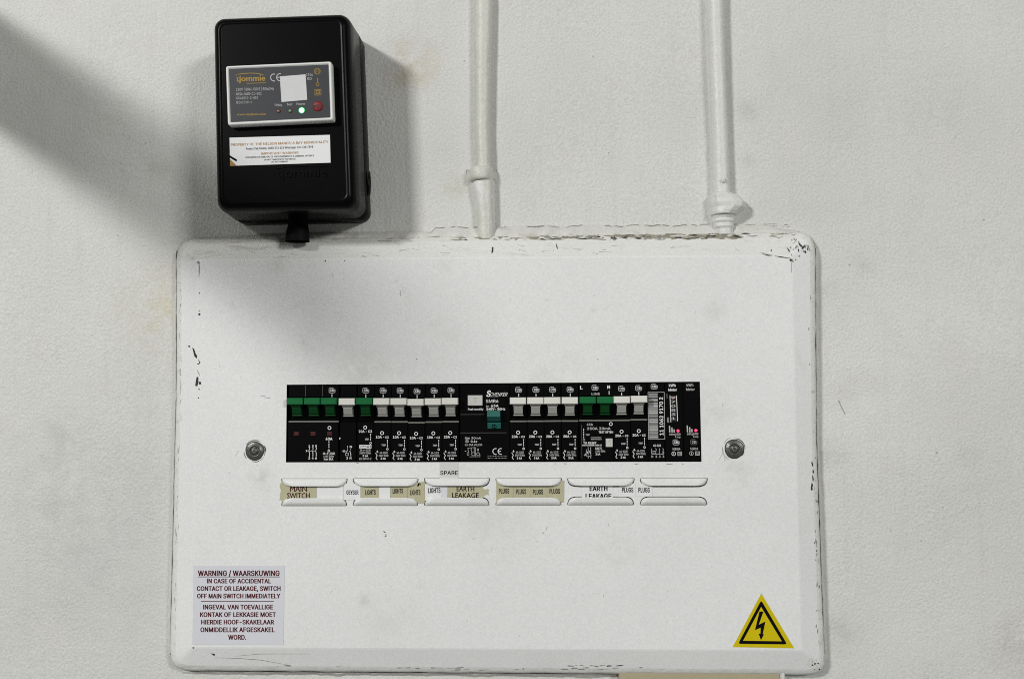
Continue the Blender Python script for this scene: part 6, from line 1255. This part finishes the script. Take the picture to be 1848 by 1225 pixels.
# ------------------------------------------------------------------ conduits painted over with the wall
def conduit(name, label, left, right, rdep, mat, seed, skirt=3.2):
    """left/right: pixel edges of the tube down the wall; the tube stands rdep proud of the plaster"""
    root = thing(name, P((left[-1][0] + right[-1][0]) / 2, left[-1][1], 0), label, 'conduit pipe', 'overpainted conduits rising from the board')
    def edge(pts, y):
        for a, b in zip(pts, pts[1:]):
            if y <= b[1]:
                f = (y - a[1]) / (b[1] - a[1]); return a[0] + f * (b[0] - a[0])
        return pts[-1][0]
    rows = []
    y = left[0][1]
    while y <= left[-1][1] + .1:
        l, r = edge(left, y), edge(right, y)
        nz = noise.noise(Vector((seed, y * .02, 0))); nz2 = noise.noise(Vector((seed + 5, y * .05, 0)))
        a = P(l + .6 * nz, y, rdep * .5); b = P(r + .6 * nz2, y, rdep * .5)
        c = (a + b) / 2; hw = (b - a).length / 2
        sk = (skirt + 1.8 * nz) * .00042; sk2 = (skirt + 2.2 * nz2) * .00042
        row = [Vector((c.x - hw - sk, .0012, c.z)), Vector((c.x - hw - sk * .5, -.0007, c.z)), Vector((c.x - hw - sk * .1, -rdep * .22, c.z))]
        for k in range(13):
            t = math.pi * k / 12
            wob = 1 + .02 * noise.noise(Vector((k * .9 + seed, y * .03, 2)))
            row.append(Vector((c.x - hw * math.cos(t) * wob, -rdep * .45 - rdep * .55 * math.sin(t) * wob, c.z)))
        row += [Vector((c.x + hw + sk2 * .1, -rdep * .22, c.z)), Vector((c.x + hw + sk2 * .5, -.0007, c.z)), Vector((c.x + hw + sk2, .0012, c.z))]
        rows.append(row); y += 4
    mb = MB(); mb.grid(rows, 0, True)
    o = mb.build('conduit_tube', [mat], root); fix_normals(o)
    return root
def lump(root, name, prof, mat, seed, skew=0.0, n=26, smooth=True):
    """a fitting turned round the conduit: (left px, right px, y px, depth) rings, roughened by old paint"""
    mb = MB(); rows = []
    for (l, r, y, dp) in prof:
        a = P(l, y, dp * .5); b = P(r, y, dp * .5); c = (a + b) / 2; hw = (b - a).length / 2
        row = []
        for k in range(n):
            t = math.pi * k / (n - 1)
            w = 1 + .06 * noise.noise(Vector((k * .5 + seed, y * .13, seed)))
            e = abs(math.sin(t)) ** .7
            row.append(Vector((c.x - hw * math.cos(t) * w, .001 - dp * 1.0 * e * w, c.z)))
        rows.append(row)
    mb.grid(rows, 0, smooth)
    o = mb.build(name, [mat], root); fix_normals(o); return o
c1 = conduit('conduit', 'cream white overpainted conduit rising from the middle of the board top', [(857, -60), (857.4, 0), (857.2, 120), (858, 230), (860.5, 305), (861, 330), (862, 432)],
             [(890, -60), (889, 0), (886, 120), (884, 230), (886, 305), (890, 330), (892, 432)], .0105, M_PIPE, 1.0)
lump(c1, 'coupling', [(856, 886, 300.5, .0110), (849, 889, 302, .0136), (846.5, 890, 305, .0144), (846, 890.4, 314, .0147), (846.6, 890, 321, .0146), (849, 889.4, 324.5, .0138), (856, 888, 326, .0112)], M_PIPE, 3.0, n=12)
lump(c1, 'collar', [(839, 899, 311, .001), (841, 897, 306, .004), (842, 897, 318, .005), (841, 897, 324, .004), (840, 899, 331, .0005)], M_PIPE, 4.2)
lump(c1, 'filler', [(854, 893, 326, .011), (850, 892, 334, .0114), (855, 893, 352, .0116), (859, 893, 372, .0112), (861, 893, 400, .0112), (862, 893, 432, .0112)], M_PIPE2, 6.4)
c2 = conduit('conduit', 'pale grey overpainted conduit with a bulky nut near the board corner', [(1276, -60), (1277, 0), (1278.5, 60), (1283, 170), (1286, 270), (1287.5, 352)],
             [(1306, -60), (1306, 0), (1307, 60), (1311, 170), (1315, 270), (1318, 352)], .0115, M_PIPE2, 9.0, 4)
lump(c2, 'nut', [(1288, 1317, 346, .0118), (1284, 1322, 349, .0155), (1281, 1336, 353, .0170), (1281, 1342, 358, .0172), (1281, 1350, 366, .0175), (1281.5, 1348, 374, .0175), (1283, 1338, 381, .0172), (1284, 1331, 386.5, .0165), (1289, 1326, 388.5, .0125)], M_PIPE2, 11.0, n=8, smooth=False)
lump(c2, 'threaded_adaptor', [(1287, 1327, 386, .0125), (1286, 1328, 391, .0132), (1287, 1326, 394, .0122), (1286, 1328, 399, .0132), (1288, 1326, 403, .0122), (1288, 1327, 409, .0130), (1290, 1325, 413, .0120), (1290, 1326, 424, .0122)], M_PIPE2, 13.0, n=14, smooth=False)
mb = MB(); rows = []
for (r, h) in ((5.2, .0112), (4.6, .0128), (3.0, .0134), (.5, .0135)):
    rows.append([P(1305.4 + r * math.cos(t) * .9, 325 + r * math.sin(t), h) for t in [2 * math.pi * k / 14 for k in range(14)]])
mb.grid(rows, 0, True, True); o = mb.build('clip_stud', [M_PIPE2], c2); fix_normals(o)

# ------------------------------------------------------------------ cream trunking below the board
root = thing('cable_trunking', P(1264, 1300, 0), 'cream cable trunking cover just showing under the bottom edge of the board', 'cable trunking')
a, b = P(1117, 1218, .009), P(1408, 1218, .009)
mb = MB(); mb.box(a.x, b.x, -.009, .0, a.z - .20, a.z + .012, 0, .0008); o = mb.build('lid', [M_BEIGE], root); fix_normals(o)
a2, b2 = P(1408.6, 1218, .0098), P(1417, 1218, .0098)
mb = MB(); mb.box(a2.x, b2.x, -.0098, .0, a2.z - .20, a2.z + .010, 0, .0010); o = mb.build('edge_strip', [M_PIPE2], root); fix_normals(o)

# ------------------------------------------------------------------ unseen arm added left of the view to cast the diagonal shadow
root = thing('added_shadow_arm', P(-150, 30, 0), 'pale slotted arm added out of view to cast the diagonal shadow on the wall', 'shadow caster')
base = P(-165, 30, 0)
mb = MB(); mb.box(base.x - .003, base.x + .003, -.27, -.001, base.z - .038, base.z + .047, 0, .001)
for k in range(4): mb.box(base.x - .003, base.x + .003, -.58, -.27, base.z - .038 + .023 * k, base.z - .038 + .023 * k + .0150, 0, .001)  # slats shaped so the added shadow fades further out
mb.box(base.x - .003, base.x + .003, -.59, -.58, base.z - .034, base.z + .047, 0, .001)
o = mb.build('slotted_shadow_arm', [M_SHADOWARM], root); fix_normals(o)
mb = MB(); mb.box(base.x - .03, base.x + .03, -.005, .0, base.z - .06, base.z + .06, 0, .001); o = mb.build('shadow_arm_plate', [M_SHADOWARM], root); fix_normals(o)
